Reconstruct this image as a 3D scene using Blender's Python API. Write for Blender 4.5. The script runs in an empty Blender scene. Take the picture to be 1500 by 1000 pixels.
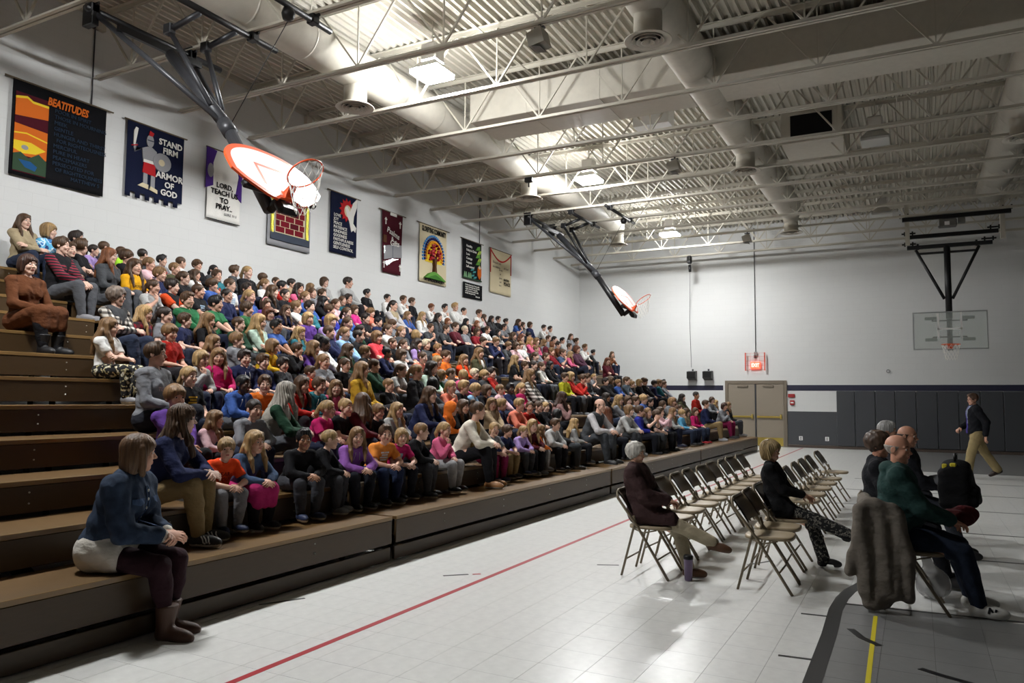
import bpy, math, random
import numpy as np
from mathutils import Vector, Matrix
from mathutils.bvhtree import BVHTree
random.seed(7)
rng = np.random.default_rng(7)
S = bpy.context.scene
COL = S.collection
R = math.radians
PI = math.pi

# ------------------------------------------------------------------ camera, light, exposure
CZ = 1.6
YAW, PITCH, ROLL = 0.48695211, 0.07456134, -0.00810891
fw = Vector((-math.sin(YAW) * math.cos(PITCH), math.cos(YAW) * math.cos(PITCH), math.sin(PITCH)))
rt = Vector((math.cos(YAW), math.sin(YAW), 0))
dn = fw.cross(rt)
rt2 = rt * math.cos(ROLL) + dn * math.sin(ROLL)
dn2 = dn * math.cos(ROLL) - rt * math.sin(ROLL)
cd = bpy.data.cameras.new('camera')
cam = bpy.data.objects.new('camera', cd)
COL.objects.link(cam)
cd.sensor_width = 36
cd.lens = 1119.44 / 1500 * 36
cd.clip_end = 200
m3 = Matrix((rt2, -dn2, -fw)).transposed()
cam.matrix_world = Matrix.Translation((0, 0, CZ)) @ m3.to_4x4()
S.camera = cam
S.view_settings.view_transform = 'Standard'
S.view_settings.look = 'None'
S.view_settings.gamma = 1
S.view_settings.use_curve_mapping = False
S.view_settings.exposure = 0.0
try:
    S.cycles.use_denoising = True
    S.cycles.max_bounces = 6
    S.cycles.diffuse_bounces = 4
    S.cycles.sample_clamp_indirect = 6
except Exception:
    pass
W = bpy.data.worlds.new('world')
S.world = W
W.use_nodes = True
W.node_tree.nodes['Background'].inputs[0].default_value = (0.9, 0.95, 1, 1)
W.node_tree.nodes['Background'].inputs[1].default_value = 0.02
LAMP_STRENGTH = 470.0
LAMP_Y = (3.4, 10.3, 17.2, 24.2)
LAMP_X = -7.0

# ------------------------------------------------------------------ dimensions of the hall
XL, XRT, YB, YF = -11.85, 10.0, 28.1, -4.0      # left wall, right wall, back wall, wall behind the photographer
ZD = 7.9                                         # underside of the roof deck
ZC = 6.79                                        # underside of the joists
RX, RZ, RD, RR = -4.58, 0.436, 0.60, 0.267       # bleachers: first row edge, first seat height, tread, rise
NROW = 12


def srgb(h):
    if isinstance(h, str):
        c = [int(h[i:i + 2], 16) / 255 for i in (0, 2, 4)]
    else:
        c = [v / 255 for v in h]
    return tuple(v / 12.92 if v <= .04045 else ((v + .055) / 1.055) ** 2.4 for v in c)


# ------------------------------------------------------------------ materials
MATS = {}


def mat(name, color=None, rough=.6, metal=0., bump=0., bscale=20., bstretch=(1, 1, 1), var=0., obj=False, spec=.5, emit=None, alpha=None, fine=None, coat=0.):
    if name in MATS:
        return MATS[name]
    m = bpy.data.materials.new(name)
    m.use_nodes = True
    nt = m.node_tree
    b = nt.nodes['Principled BSDF']
    L = nt.links.new
    b.inputs['Roughness'].default_value = rough
    b.inputs['Metallic'].default_value = metal
    b.inputs['Specular IOR Level'].default_value = spec
    if coat:
        b.inputs['Coat Weight'].default_value = coat
        b.inputs['Coat Roughness'].default_value = .12
    tc = nt.nodes.new('ShaderNodeTexCoord')
    mp = nt.nodes.new('ShaderNodeMapping')
    mp.inputs['Scale'].default_value = bstretch
    L(tc.outputs['Object'], mp.inputs[0])
    nz = nt.nodes.new('ShaderNodeTexNoise')
    nz.inputs['Scale'].default_value = bscale
    nz.inputs['Detail'].default_value = 4
    L(mp.outputs[0], nz.inputs['Vector'])
    if obj:
        oi = nt.nodes.new('ShaderNodeObjectInfo')
        src = oi.outputs['Color']
    else:
        rgb = nt.nodes.new('ShaderNodeRGB')
        rgb.outputs[0].default_value = (*srgb(color), 1)
        src = rgb.outputs[0]
    if var:
        hs = nt.nodes.new('ShaderNodeHueSaturation')
        mr = nt.nodes.new('ShaderNodeMapRange')
        mr.inputs[1].default_value = .3
        mr.inputs[2].default_value = .7
        mr.inputs[3].default_value = 1 - var
        mr.inputs[4].default_value = 1 + var
        L(nz.outputs[0], mr.inputs[0])
        L(mr.outputs[0], hs.inputs['Value'])
        L(src, hs.inputs['Color'])
        src = hs.outputs[0]
    L(src, b.inputs['Base Color'])
    if bump:
        bp = nt.nodes.new('ShaderNodeBump')
        bp.inputs['Strength'].default_value = bump
        bp.inputs['Distance'].default_value = .02
        L(nz.outputs[0], bp.inputs['Height'])
        L(bp.outputs[0], b.inputs['Normal'])
    if emit:
        b.inputs['Emission Color'].default_value = (*srgb(emit[0]), 1)
        b.inputs['Emission Strength'].default_value = emit[1]
    if alpha is not None:
        b.inputs['Alpha'].default_value = alpha
    MATS[name] = m
    return m


def block_wall(name, color, axis):
    m = bpy.data.materials.new(name)
    m.use_nodes = True
    nt = m.node_tree
    L = nt.links.new
    b = nt.nodes['Principled BSDF']
    b.inputs['Roughness'].default_value = .55
    tc = nt.nodes.new('ShaderNodeTexCoord')
    sx = nt.nodes.new('ShaderNodeSeparateXYZ')
    cx = nt.nodes.new('ShaderNodeCombineXYZ')
    L(tc.outputs['Object'], sx.inputs[0])
    L(sx.outputs[axis], cx.inputs[0])
    L(sx.outputs[2], cx.inputs[1])
    br = nt.nodes.new('ShaderNodeTexBrick')
    br.inputs['Scale'].default_value = 1
    br.inputs['Brick Width'].default_value = .406
    br.inputs['Row Height'].default_value = .203
    br.inputs['Mortar Size'].default_value = .005
    br.inputs['Mortar Smooth'].default_value = .6
    c = srgb(color)
    br.inputs['Color1'].default_value = (*c, 1)
    br.inputs['Color2'].default_value = (*[v * .985 for v in c], 1)
    br.inputs['Mortar'].default_value = (*[v * .93 for v in c], 1)
    L(cx.outputs[0], br.inputs['Vector'])
    L(br.outputs['Color'], b.inputs['Base Color'])
    nz = nt.nodes.new('ShaderNodeTexNoise')
    nz.inputs['Scale'].default_value = 60
    L(tc.outputs['Object'], nz.inputs['Vector'])
    ad = nt.nodes.new('ShaderNodeMath')
    ad.operation = 'MULTIPLY_ADD'
    ad.inputs[1].default_value = -1
    L(br.outputs['Fac'], ad.inputs[0])
    L(nz.outputs[0], ad.inputs[2])
    bp = nt.nodes.new('ShaderNodeBump')
    bp.inputs['Strength'].default_value = .25
    bp.inputs['Distance'].default_value = .004
    L(ad.outputs[0], bp.inputs['Height'])
    L(bp.outputs[0], b.inputs['Normal'])
    return m


def pattern_mat(name, kind):
    """Cloth with a printed or woven pattern; colours belong to the cloth."""
    if name in MATS:
        return MATS[name]
    m = bpy.data.materials.new(name)
    m.use_nodes = True
    nt = m.node_tree
    L = nt.links.new
    b = nt.nodes['Principled BSDF']
    b.inputs['Roughness'].default_value = .9
    tc = nt.nodes.new('ShaderNodeTexCoord')
    ramp = nt.nodes.new('ShaderNodeValToRGB')
    ramp.color_ramp.interpolation = 'CONSTANT'

    def stops(*st):
        e = ramp.color_ramp.elements
        while len(e) < len(st):
            e.new(.5)
        for el, (p, c) in zip(e, st):
            el.position = p
            el.color = (*srgb(c), 1)
    if kind in ('plaid', 'check'):
        sx = nt.nodes.new('ShaderNodeSeparateXYZ')
        L(tc.outputs['Object'], sx.inputs[0])
        outs = []
        for ax in (1, 2):
            w = nt.nodes.new('ShaderNodeMath')
            w.operation = 'MULTIPLY'
            w.inputs[1].default_value = 75 if kind == 'plaid' else 95
            L(sx.outputs[ax], w.inputs[0])
            s = nt.nodes.new('ShaderNodeMath')
            s.operation = 'SINE'
            L(w.outputs[0], s.inputs[0])
            g = nt.nodes.new('ShaderNodeMath')
            g.operation = 'GREATER_THAN'
            g.inputs[1].default_value = 0
            L(s.outputs[0], g.inputs[0])
            outs.append(g.outputs[0])
        a = nt.nodes.new('ShaderNodeMath')
        a.operation = 'ADD'
        L(outs[0], a.inputs[0])
        L(outs[1], a.inputs[1])
        h = nt.nodes.new('ShaderNodeMath')
        h.operation = 'MULTIPLY'
        h.inputs[1].default_value = .45
        L(a.outputs[0], h.inputs[0])
        L(h.outputs[0], ramp.inputs[0])
        if kind == 'plaid':
            stops((0, '8a1626'), (.4, '4d0f1c'), (.8, '16121a'))
        else:
            stops((0, 'd8d4cc'), (.4, '6d6862'), (.8, '1d1b1b'))
    elif kind == 'stripe':
        sx = nt.nodes.new('ShaderNodeSeparateXYZ')
        L(tc.outputs['Object'], sx.inputs[0])
        w = nt.nodes.new('ShaderNodeMath')
        w.operation = 'MULTIPLY'
        w.inputs[1].default_value = 160
        L(sx.outputs[2], w.inputs[0])
        s = nt.nodes.new('ShaderNodeMath')
        s.operation = 'SINE'
        L(w.outputs[0], s.inputs[0])
        L(s.outputs[0], ramp.inputs[0])
        stops((0, '17151b'), (.3, '8e2038'))
    else:
        nz = nt.nodes.new('ShaderNodeTexNoise')
        nz.inputs['Scale'].default_value = {'floral': 28, 'camo': 22, 'tiedye': 14, 'paisley': 30, 'fleece': 8}[kind]
        nz.inputs['Detail'].default_value = 1 if kind != 'paisley' else 3
        L(tc.outputs['Object'], nz.inputs['Vector'])
        L(nz.outputs[0], ramp.inputs[0])
        if kind == 'floral':
            stops((0, '17171a'), (.56, 'c9b98c'), (.62, '4f6b4a'), (.66, 'd9d2c8'))
        elif kind == 'camo':
            stops((0, '2e3328'), (.45, '7e8266'), (.55, '1c1d1a'))
        elif kind == 'tiedye':
            stops((0, '2c3f74'), (.42, '5fb4dd'), (.52, 'cfe6f2'), (.6, '3f7fc0'))
        elif kind == 'paisley':
            stops((0, '1a1a1c'), (.54, '8d8a80'), (.6, '2a2a2c'), (.68, 'a39f92'))
        else:
            stops((0, 'b4924f'), (.5, '94703a'), (.62, 'cfb57c'))
    L(ramp.outputs[0], b.inputs['Base Color'])
    MATS[name] = m
    return m


SKIN = mat('skin', rough=.55, obj=True, var=.06, bscale=9, spec=.4)
HAIR = mat('hair', rough=.5, obj=True, var=.45, bscale=26, bstretch=(1.6, 1.6, .18), bump=.5, spec=.4)
CLOTH = mat('cloth', rough=.9, obj=True, bump=.9, bscale=11, bstretch=(1, 1, 1.5), var=.07, spec=.2)
DENIM = mat('denim_cloth', rough=.9, obj=True, bump=.5, bscale=16, var=.28, spec=.2)
SHOE = mat('shoe_leather', rough=.55, obj=True, bump=.15, bscale=30)
SOLE = mat('shoe_sole', (205, 203, 198), rough=.7)
EYEW = mat('eye_white', (225, 220, 214), rough=.2)
IRIS = mat('iris', (38, 26, 20), rough=.15)
LIP = mat('lips', (180, 100, 92), rough=.45)
BROW = mat('brow_hair', (98, 72, 54), rough=.8)
BLACK = mat('black_metal', (22, 22, 24), rough=.45, metal=.2)
GRAYM = mat('dark_grey_steel', (62, 63, 67), rough=.4, metal=.3)
CREAM = mat('cream_painted_steel', (186, 181, 168), rough=.5, bump=.05, bscale=30)
DECK = mat('cream_roof_deck', (190, 185, 172), rough=.6, var=.05, bscale=1.5)
DUCTM = mat('cream_painted_duct', (192, 187, 175), rough=.55, bump=.12, bscale=9, var=.04)
WALLL = block_wall('painted_block_side', (206, 207, 206), 1)
WALLB = block_wall('painted_block_end', (206, 207, 206), 0)
ORANGE = mat('orange_enamel', (226, 88, 40), rough=.35)
WHITE = mat('white_enamel', (238, 238, 236), rough=.35)


# ------------------------------------------------------------------ mesh helpers
def newmesh(name, V, F, mats=(), MI=None, smooth=False):
    me = bpy.data.meshes.new(name)
    V = np.asarray(V, np.float32)
    if isinstance(F, np.ndarray) and F.ndim == 2:
        n, k = F.shape
        me.vertices.add(len(V))
        me.vertices.foreach_set('co', V.ravel())
        me.loops.add(n * k)
        me.loops.foreach_set('vertex_index', F.astype(np.int32).ravel())
        me.polygons.add(n)
        me.polygons.foreach_set('loop_start', np.arange(0, n * k, k, dtype=np.int32))
        if MI is not None:
            me.polygons.foreach_set('material_index', np.asarray(MI, np.int32))
        me.update(calc_edges=True)
        if not smooth:
            me.shade_flat()
    else:
        me.from_pydata([tuple(map(float, v)) for v in V], [], [tuple(map(int, f)) for f in F])
        if MI is not None:
            me.polygons.foreach_set('material_index', np.asarray(MI, np.int32))
        me.update()
    if smooth:
        me.polygons.foreach_set('use_smooth', np.ones(len(me.polygons), bool))
    for m in mats:
        me.materials.append(m)
    return me


def link(name, me, parent=None, loc=None, mw=None, color=None):
    o = bpy.data.objects.new(name, me)
    COL.objects.link(o)
    if parent is not None:
        o.parent = parent
    if loc is not None:
        o.location = loc
    if mw is not None:
        o.matrix_local = mw
    if color is not None:
        o.color = (*color, 1)
    return o


def thing(name, label, cat, loc=(0, 0, 0), rz=0., group=None, me=None):
    o = bpy.data.objects.new(name, me)
    COL.objects.link(o)
    o.location = loc
    o.rotation_euler = (0, 0, rz)
    o['label'] = label
    o['category'] = cat
    if group:
        o['group'] = group
    return o


def struct(name, me, loc=(0, 0, 0), label=None):
    o = bpy.data.objects.new(name, me)
    COL.objects.link(o)
    o.location = loc
    o['kind'] = 'structure'
    if label:
        o['label'] = label
    return o


class MB:
    """Collects boxes, tubes, rings and prisms into one mesh."""

    def __init__(s):
        s.v, s.f, s.sm = [], [], []

    def add(s, V, F, smooth=False):
        n = len(s.v)
        s.v += [tuple(p) for p in V]
        s.f += [tuple(i + n for i in f) for f in F]
        s.sm += [smooth] * len(F)
        return s

    def box(s, lo, hi, bev=0.):
        x0, y0, z0 = lo
        x1, y1, z1 = hi
        if bev:
            b = min(bev, (x1 - x0) / 2.01, (y1 - y0) / 2.01, (z1 - z0) / 2.01)
            V, ids = [], {}
            for ix in (0, 1):
                for iy in (0, 1):
                    for iz in (0, 1):
                        X, Y, Z = (x0, x1)[ix], (y0, y1)[iy], (z0, z1)[iz]
                        sx, sy, sz = (1, -1)[ix], (1, -1)[iy], (1, -1)[iz]
                        for k, p in enumerate(((X, Y + sy * b, Z + sz * b), (X + sx * b, Y, Z + sz * b), (X + sx * b, Y + sy * b, Z))):
                            ids[ix, iy, iz, k] = len(V)
                            V.append(p)
            F = []
            I = ids
            for a in (0, 1):
                F.append([I[a, 0, 0, 0], I[a, 1, 0, 0], I[a, 1, 1, 0], I[a, 0, 1, 0]][::(1 if a else -1)])
                F.append([I[0, a, 0, 1], I[0, a, 1, 1], I[1, a, 1, 1], I[1, a, 0, 1]][::(1 if a else -1)])
                F.append([I[0, 0, a, 2], I[1, 0, a, 2], I[1, 1, a, 2], I[0, 1, a, 2]][::(1 if a else -1)])
            for a in (0, 1):
                for c in (0, 1):
                    F.append([I[a, c, 0, 0], I[a, c, 1, 0], I[a, c, 1, 1], I[a, c, 0, 1]])
                    F.append([I[a, 0, c, 0], I[a, 1, c, 0], I[a, 1, c, 2], I[a, 0, c, 2]])
                    F.append([I[0, a, c, 1], I[1, a, c, 1], I[1, a, c, 2], I[0, a, c, 2]])
                    for d in (0, 1):
                        F.append([I[a, c, d, 0], I[a, c, d, 1], I[a, c, d, 2]])
            return s.add(V, F)
        V = [(x, y, z) for x in (x0, x1) for y in (y0, y1) for z in (z0, z1)]
        return s.add(V, [(0, 1, 3, 2), (4, 6, 7, 5), (0, 4, 5, 1), (2, 3, 7, 6), (0, 2, 6, 4), (1, 5, 7, 3)])

    def tube(s, pts, r, n=10, caps=True, closed=False):
        pts = [Vector(p) for p in pts]
        rs = r if isinstance(r, (list, tuple)) else [r] * len(pts)
        V, F = [], []
        m = len(pts)
        ref = None
        for i, p in enumerate(pts):
            if closed:
                t = pts[(i + 1) % m] - pts[i - 1]
            else:
                t = pts[min(i + 1, m - 1)] - pts[max(i - 1, 0)]
            t.normalize()
            if ref is None:
                ref = Vector((0, 0, 1)) if abs(t.z) < .9 else Vector((1, 0, 0))
            a = t.cross(ref).normalized()
            b = t.cross(a).normalized()
            ref = -b if False else (a.cross(t)).normalized()
            for k in range(n):
                an = 2 * PI * k / n
                V.append(p + (a * math.cos(an) + ref * math.sin(an)) * rs[i])
        for i in range(m if closed else m - 1):
            j = (i + 1) % m
            for k in range(n):
                F.append((i * n + k, i * n + (k + 1) % n, j * n + (k + 1) % n, j * n + k))
        if caps and not closed:
            F.append(tuple(range(n))[::-1])
            F.append(tuple((m - 1) * n + k for k in range(n)))
        return s.add(V, F, True)

    def bar(s, a, b, w, h, up=(0, 0, 1)):
        a, b = Vector(a), Vector(b)
        t = (b - a).normalized()
        up = Vector(up)
        if abs(t.dot(up)) > .98:
            up = Vector((1, 0, 0))
        sd = t.cross(up).normalized() * (w / 2)
        u = sd.cross(t).normalized() * (h / 2)
        V = [p + sd * i + u * j for p in (a, b) for i, j in ((-1, -1), (1, -1), (1, 1), (-1, 1))]
        return s.add(V, [(3, 2, 1, 0), (4, 5, 6, 7), (0, 1, 5, 4), (1, 2, 6, 5), (2, 3, 7, 6), (3, 0, 4, 7)])

    def lathe(s, prof, c=(0, 0, 0), n=24):
        V, F = [], []
        for r, z in prof:
            for k in range(n):
                an = 2 * PI * k / n
                V.append((c[0] + r * math.cos(an), c[1] + r * math.sin(an), c[2] + z))
        for i in range(len(prof) - 1):
            for k in range(n):
                F.append((i * n + k, i * n + (k + 1) % n, (i + 1) * n + (k + 1) % n, (i + 1) * n + k))
        return s.add(V, F, True)

    def prism(s, pts, o, u, v, n, d):
        """Extrude polygon pts (in u, v axes from o) by d along n."""
        o, u, v, n = Vector(o), Vector(u), Vector(v), Vector(n)
        A = [o + u * p[0] + v * p[1] for p in pts]
        B = [p + n * d for p in A]
        k = len(pts)
        return s.add(A + B, [tuple(range(k))[::-1], tuple(range(k, 2 * k))] + [(i, (i + 1) % k, k + (i + 1) % k, k + i) for i in range(k)])

    def mesh(s, name, *mats):
        me = bpy.data.meshes.new(name)
        me.from_pydata(s.v, [], s.f)
        me.polygons.foreach_set('use_smooth', s.sm)
        for m in mats:
            me.materials.append(m)
        me.update()
        return me

    def obj(s, name, m, parent=None, loc=None):
        return link(name, s.mesh(name, m), parent, loc)


FONTS = {}


def text_mesh(txt, size, m, depth=.003, align='CENTER', width=None, bold=.0, shear=0.):
    cu = bpy.data.curves.new('lettering', 'FONT')
    cu.body = txt
    cu.size = size
    cu.extrude = depth
    cu.offset = bold
    cu.shear = shear
    cu.align_x = align
    cu.align_y = 'CENTER'
    cu.resolution_u = 2
    o = bpy.data.objects.new('lettering', cu)
    COL.objects.link(o)
    bpy.context.view_layer.update()
    me = bpy.data.meshes.new_from_object(o.evaluated_get(bpy.context.evaluated_depsgraph_get()))
    COL.objects.unlink(o)
    bpy.data.objects.remove(o)
    if width:
        co = np.empty(len(me.vertices) * 3, np.float32)
        me.vertices.foreach_get('co', co)
        co = co.reshape(-1, 3)
        w = co[:, 0].max() - co[:, 0].min()
        co[:, 0] *= width / w
        me.vertices.foreach_set('co', co.ravel())
    me.materials.clear()
    me.materials.append(m)
    return me

# ------------------------------------------------------------------ floor with laid tiles
def project(p):
    d = Vector(p) - Vector((0, 0, CZ))
    z = d.dot(fw)
    return (750 + 1119.44 * d.dot(rt2) / z, 500 + 1119.44 * d.dot(dn2) / z, z) if z > .1 else (-1e4, -1e4, z)


TS = .305


def floor_mat(name, col):
    m = mat(name, col, rough=.28, var=.05, bscale=14, bump=.03, spec=.42)
    return m


T_LIGHT = floor_mat('pale_vinyl_tile', (214, 214, 211))
T_GREY = floor_mat('grey_vinyl_tile', (120, 120, 119))
GROUT = mat('tile_joint', (88, 86, 82), rough=.8)
floor = struct('floor', MB().box((XL, YF, -.12), (XRT, YB, -.003)).mesh('floor', GROUT))


def is_grey(x, y):
    return (x > -.55 and y < 6.72) or (-.97 < x < 2.8 and y > 20.2)


cells = []
nx0, nx1 = int(XL / TS) - 1, int(XRT / TS) + 1
ny0, ny1 = int(YF / TS) - 1, int(YB / TS) + 1
for i in range(nx0, nx1):
    for j in range(ny0, ny1):
        x0, y0 = i * TS - .25, j * TS + .04
        x1, y1 = min(x0 + TS, XRT), min(y0 + TS, YB)
        x0, y0 = max(x0, XL), max(y0, YF)
        if x1 - x0 < .02 or y1 - y0 < .02 or x1 < -8:
            continue
        u, v, z = project(((x0 + x1) / 2, (y0 + y1) / 2, 0))
        vis = -30 < u < 1530 and 480 < v < 1040 and x0 > RX - .2
        cells.append((z if vis else 1e3 + abs(z), x0, y0, x1, y1))
cells.sort()
g = .0018
full = {}
for k, m in ((0, T_LIGHT), (1, T_GREY)):
    full[k] = MB().box((g / 2, g / 2, -.004), (TS - g / 2, TS - g / 2, 0), bev=.0003).mesh("tile", m)
cut = [c for c in cells if not (abs(c[3] - c[1] - TS) < 1e-6 and abs(c[4] - c[2] - TS) < 1e-6)]
whole = [c for c in cells if abs(c[3] - c[1] - TS) < 1e-6 and abs(c[4] - c[2] - TS) < 1e-6]
for c in whole[:300]:
    link('tile', full[int(is_grey((c[1] + c[3]) / 2, (c[2] + c[4]) / 2))], floor, (c[1], c[2], 0))
V, F, MI = [], [], []
for c in whole[300:] + cut:
    n = len(V)
    a, b, c_, d = c[1] + g / 2, c[2] + g / 2, c[3] - g / 2, c[4] - g / 2
    V += [(a, b, 0), (c_, b, 0), (c_, d, 0), (a, d, 0), (a, b, -.004), (c_, b, -.004), (c_, d, -.004), (a, d, -.004)]
    F += [(n, n + 1, n + 2, n + 3), (n + 4, n + 5, n + 1, n), (n + 5, n + 6, n + 2, n + 1), (n + 6, n + 7, n + 3, n + 2), (n + 7, n + 4, n, n + 3)]
    MI += [int(is_grey((c[1] + c[3]) / 2, (c[2] + c[4]) / 2))] * 5
rest = link('floor_tiles', newmesh('floor_tiles', V, np.array(F), (T_LIGHT, T_GREY), MI), floor)
rest['kind'] = 'stuff'

# painted and taped court lines, thin on the floor
L_RED = mat('red_court_tape', (168, 40, 48), rough=.35)
L_BLK = mat('black_court_tape', (24, 24, 26), rough=.35)
L_YEL = mat('yellow_court_tape', (206, 190, 40), rough=.4)


def line(pts, w, m, z=.0012):
    b = MB()
    P = [Vector((p[0], p[1], 0)) for p in pts]
    Lf, Rt = [], []
    for i, p in enumerate(P):
        t = (P[min(i + 1, len(P) - 1)] - P[max(i - 1, 0)]).normalized()
        s = Vector((-t.y, t.x, 0)) * w / 2
        Lf.append(p + s)
        Rt.append(p - s)
    n = len(P)
    V = [(q.x, q.y, z) for q in Lf + Rt] + [(q.x, q.y, -.0005) for q in Lf + Rt]
    F = []
    for i in range(n - 1):
        F.append((n + i, n + i + 1, i + 1, i))
        F.append((i, i + 1, 2 * n + i + 1, 2 * n + i))
        F.append((n + i + 1, n + i, 3 * n + i, 3 * n + i + 1))
    b.add(V, F)
    return b.obj('court_line', m, floor)


line([(-3.44, -3), (-3.45, 8), (-3.5, 27.9)], .05, L_RED)
line([(-.56, 1), (-.57, 4), (-.58, 5.8), (-.6, 6.5), (-.585, 6.9), (-.55, 7.19), (-.47, 7.52), (-.36, 7.8), (-.2, 8.05), (0, 8.25), (.3, 8.4)], .10, L_BLK)
line([(-.57, 6.72), (.2, 6.78), (3.0, 6.98)], .035, L_BLK, .0016)
for a, b in (((-.82, 6.25), (-.6, 6.27)), ((-.82, 5.17), (-.6, 5.19)), ((-.82, 4.1), (-.6, 4.12)), ((-2.79, 7.07), (-2.6, 7.16)), ((-1.51, 7.81), (-1.33, 8.12)), ((-4.53, 4.42), (-4.36, 4.74)), ((-3.83, 5.94), (-3.66, 6.1))):
    line([a, b], .03, L_BLK, .0016)
line([(-.46, 6.01), (-.38, 5.83), (-.26, 5.69)], .05, L_BLK, .0020)
line([(-.03, 5.34), (.08, 5.27), (.23, 5.2)], .05, L_BLK, .0016)
line([(-.32, 6.45), (-.27, 3.5)], .028, L_YEL, .0016)
line([(-3.63, 6.12), (-3.57, 6.17)], .03, L_RED, .0016)
for y in (9.2, 11.0, 13.2, 15.4, 17.6):
    line([(-1.2 if y > 12 else .2, y), (6, y + .35)], .05, L_BLK)
line([(-1.0, 20.2), (2.8, 20.2)], .05, L_BLK)

# ------------------------------------------------------------------ walls
struct('wall_left', MB().box((XL - .3, YF, -.12), (XL, YB + .3, ZD + .3)).mesh('wall_left', WALLL))
wb = struct('wall_back', MB().box((XL, YB, -.12), (XRT, YB + .3, ZD + .3)).mesh('wall_back', WALLB))
WALLR = block_wall('dimmed_block_far_side', (70, 70, 70), 1)  # both unseen walls are coloured dark grey to cut bounced light
WALLF = block_wall('dimmed_block_behind', (70, 70, 70), 0)
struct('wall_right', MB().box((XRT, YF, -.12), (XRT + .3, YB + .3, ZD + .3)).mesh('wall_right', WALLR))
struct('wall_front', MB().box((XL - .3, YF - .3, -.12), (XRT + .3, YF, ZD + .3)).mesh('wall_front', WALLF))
NAVY = mat('navy_wall_paint', (26, 27, 52), rough=.5)
PADM = mat('charcoal_vinyl_wall_pad', (58, 60, 64), rough=.5, bump=.05, bscale=40)
DADO = mat('charcoal_wall_paint', (62, 64, 68), rough=.5, bump=.1, bscale=30)
BASEM = mat('brown_rubber_base', (74, 62, 54), rough=.6)
t1 = struct('trim_1', MB().box((XL, YB - .006, 1.96), (-6.2, YB, 2.14)).mesh('navy_stripe', NAVY), label='navy painted stripe along the end wall left of the doors')
t2 = struct('trim_2', MB().box((-4.0, YB - .006, 1.955), (XRT, YB, 2.15)).mesh('navy_stripe', NAVY), label='navy painted stripe along the end wall above the pads')
struct('trim_3', MB().box((-4.0, YB - .006, .1), (-2.42, YB, 1.24)).mesh('dado', DADO), label='charcoal painted block dado right of the doors')
seams = [-2.42, -1.85, -1.23, -.64, -.03, .57, 1.16, 1.75, 2.36, 2.97, 3.58, 4.19, 4.8, 5.41, 6.02, 6.63, 7.24, 7.85, 8.46, 9.07, 9.68]
for a, b in zip(seams, seams[1:]):
    pad = MB().box((a + .006, YB - .055, .1), (b - .006, YB - .001, 1.945), bev=.014)
    pad.obj('wall_pad', PADM, wb)
struct('baseboard_back', MB().box((-4.0, YB - .03, 0), (XRT, YB, .095), bev=.005).mesh('baseboard', BASEM))

# ------------------------------------------------------------------ double doors
DOORM = mat('taupe_painted_door', (132, 122, 108), rough=.45)
BRASS = mat('brass', (205, 180, 96), rough=.3, metal=.85)
FRM = mat('taupe_painted_frame', (110, 100, 86), rough=.5)
door = struct('door_1', None, (0, 0, 0))
door.location = (-5.07, YB, 0)
dm = MB()
dm.box((-1.06, -.05, 0), (-.95, 0, 2.31), bev=.006).box((.95, -.05, 0), (1.06, 0, 2.31), bev=.006).box((-.9495, -.0495, 2.19), (.9495, 0, 2.31), bev=.006)
dm.obj('door_frame', FRM, door)
MB().box((-.022, -.052, .01), (.022, -.0005, 2.188)).obj('mullion', GRAYM, door)
for s in (-1, 1):
    x0, x1 = (-.945, -.026) if s < 0 else (.026, .945)
    leaf = MB().box((x0, -.03, .012), (x1, -.001, 2.185), bev=.003).obj('door_leaf', DOORM, door)
    MB().box((x0 + .03, -.034, .03), (x1 - .03, -.0302, .31)).obj('kick_plate', BRASS, leaf)
    pb = MB().box((x0 + .02, -.085, 1.0), (x1 - .06, -.05, 1.06), bev=.008).box((x0 + .03, -.05, .99), (x0 + .09, -.0301, 1.07)).box((x1 - .12, -.09, .96), (x1 - .06, -.0301, 1.12), bev=.006)
    pb.obj('push_bar', BRASS, leaf)
    MB().box((.25 if s > 0 else -.62, -.075, 2.08), (.62 if s > 0 else -.25, -.0301, 2.15), bev=.008).obj('door_closer', FRM, leaf)

# ------------------------------------------------------------------ roof deck, girder and joists
b = MB()
p = .152
n = int((XRT - XL) / p)
V, F = [], []
for i in range(n + 1):
    x = XL + i * p
    prof = [(0, ZD), (.045, ZD), (.062, ZD + .075), (.135, ZD + .075), (.152, ZD)]
    k = len(V)
    for dx, z in prof:
        V += [(x + dx, YF, z), (x + dx, YB, z)]
    for q in range(4):
        F.append((k + 2 * q, k + 2 * q + 1, k + 2 * q + 3, k + 2 * q + 2))
struct('ceiling', newmesh('roof_deck', V, np.array(F), (DECK,)), label='cream ribbed steel roof deck')
struct('roof_slab', MB().box((XL - .3, YF - .3, ZD + .1), (XRT + .3, YB + .3, ZD + .3)).mesh('roof_slab', DECK))

JY = [14.15 + 1.635 * k for k in range(-11, 9)]
JY = [y for y in JY if YF + .3 < y < YB - .4]
trunk = thing('trunk_duct', 'large rectangular cream trunk duct crossing the hall between two joists', 'duct', (0, 13.35, 0))
MB().box((-7.75, -.6, 7.08), (7.5, .6, 7.76), bev=.012).obj('duct_run', DUCTM, trunk)
for x in np.arange(-6.5, 7.4, 1.5):
    MB().box((x, -.606, 7.074), (x + .02, .606, 7.765)).obj('duct_seam', DUCTM, trunk)
for x in (-5.6, -1.2, 3.6):
    for s in (-1, 1):
        MB().bar((x, s * .59, 7.6), (x, s * .59, ZD - .001), .03, .004).obj('hanger_strap', CREAM, trunk)

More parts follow.
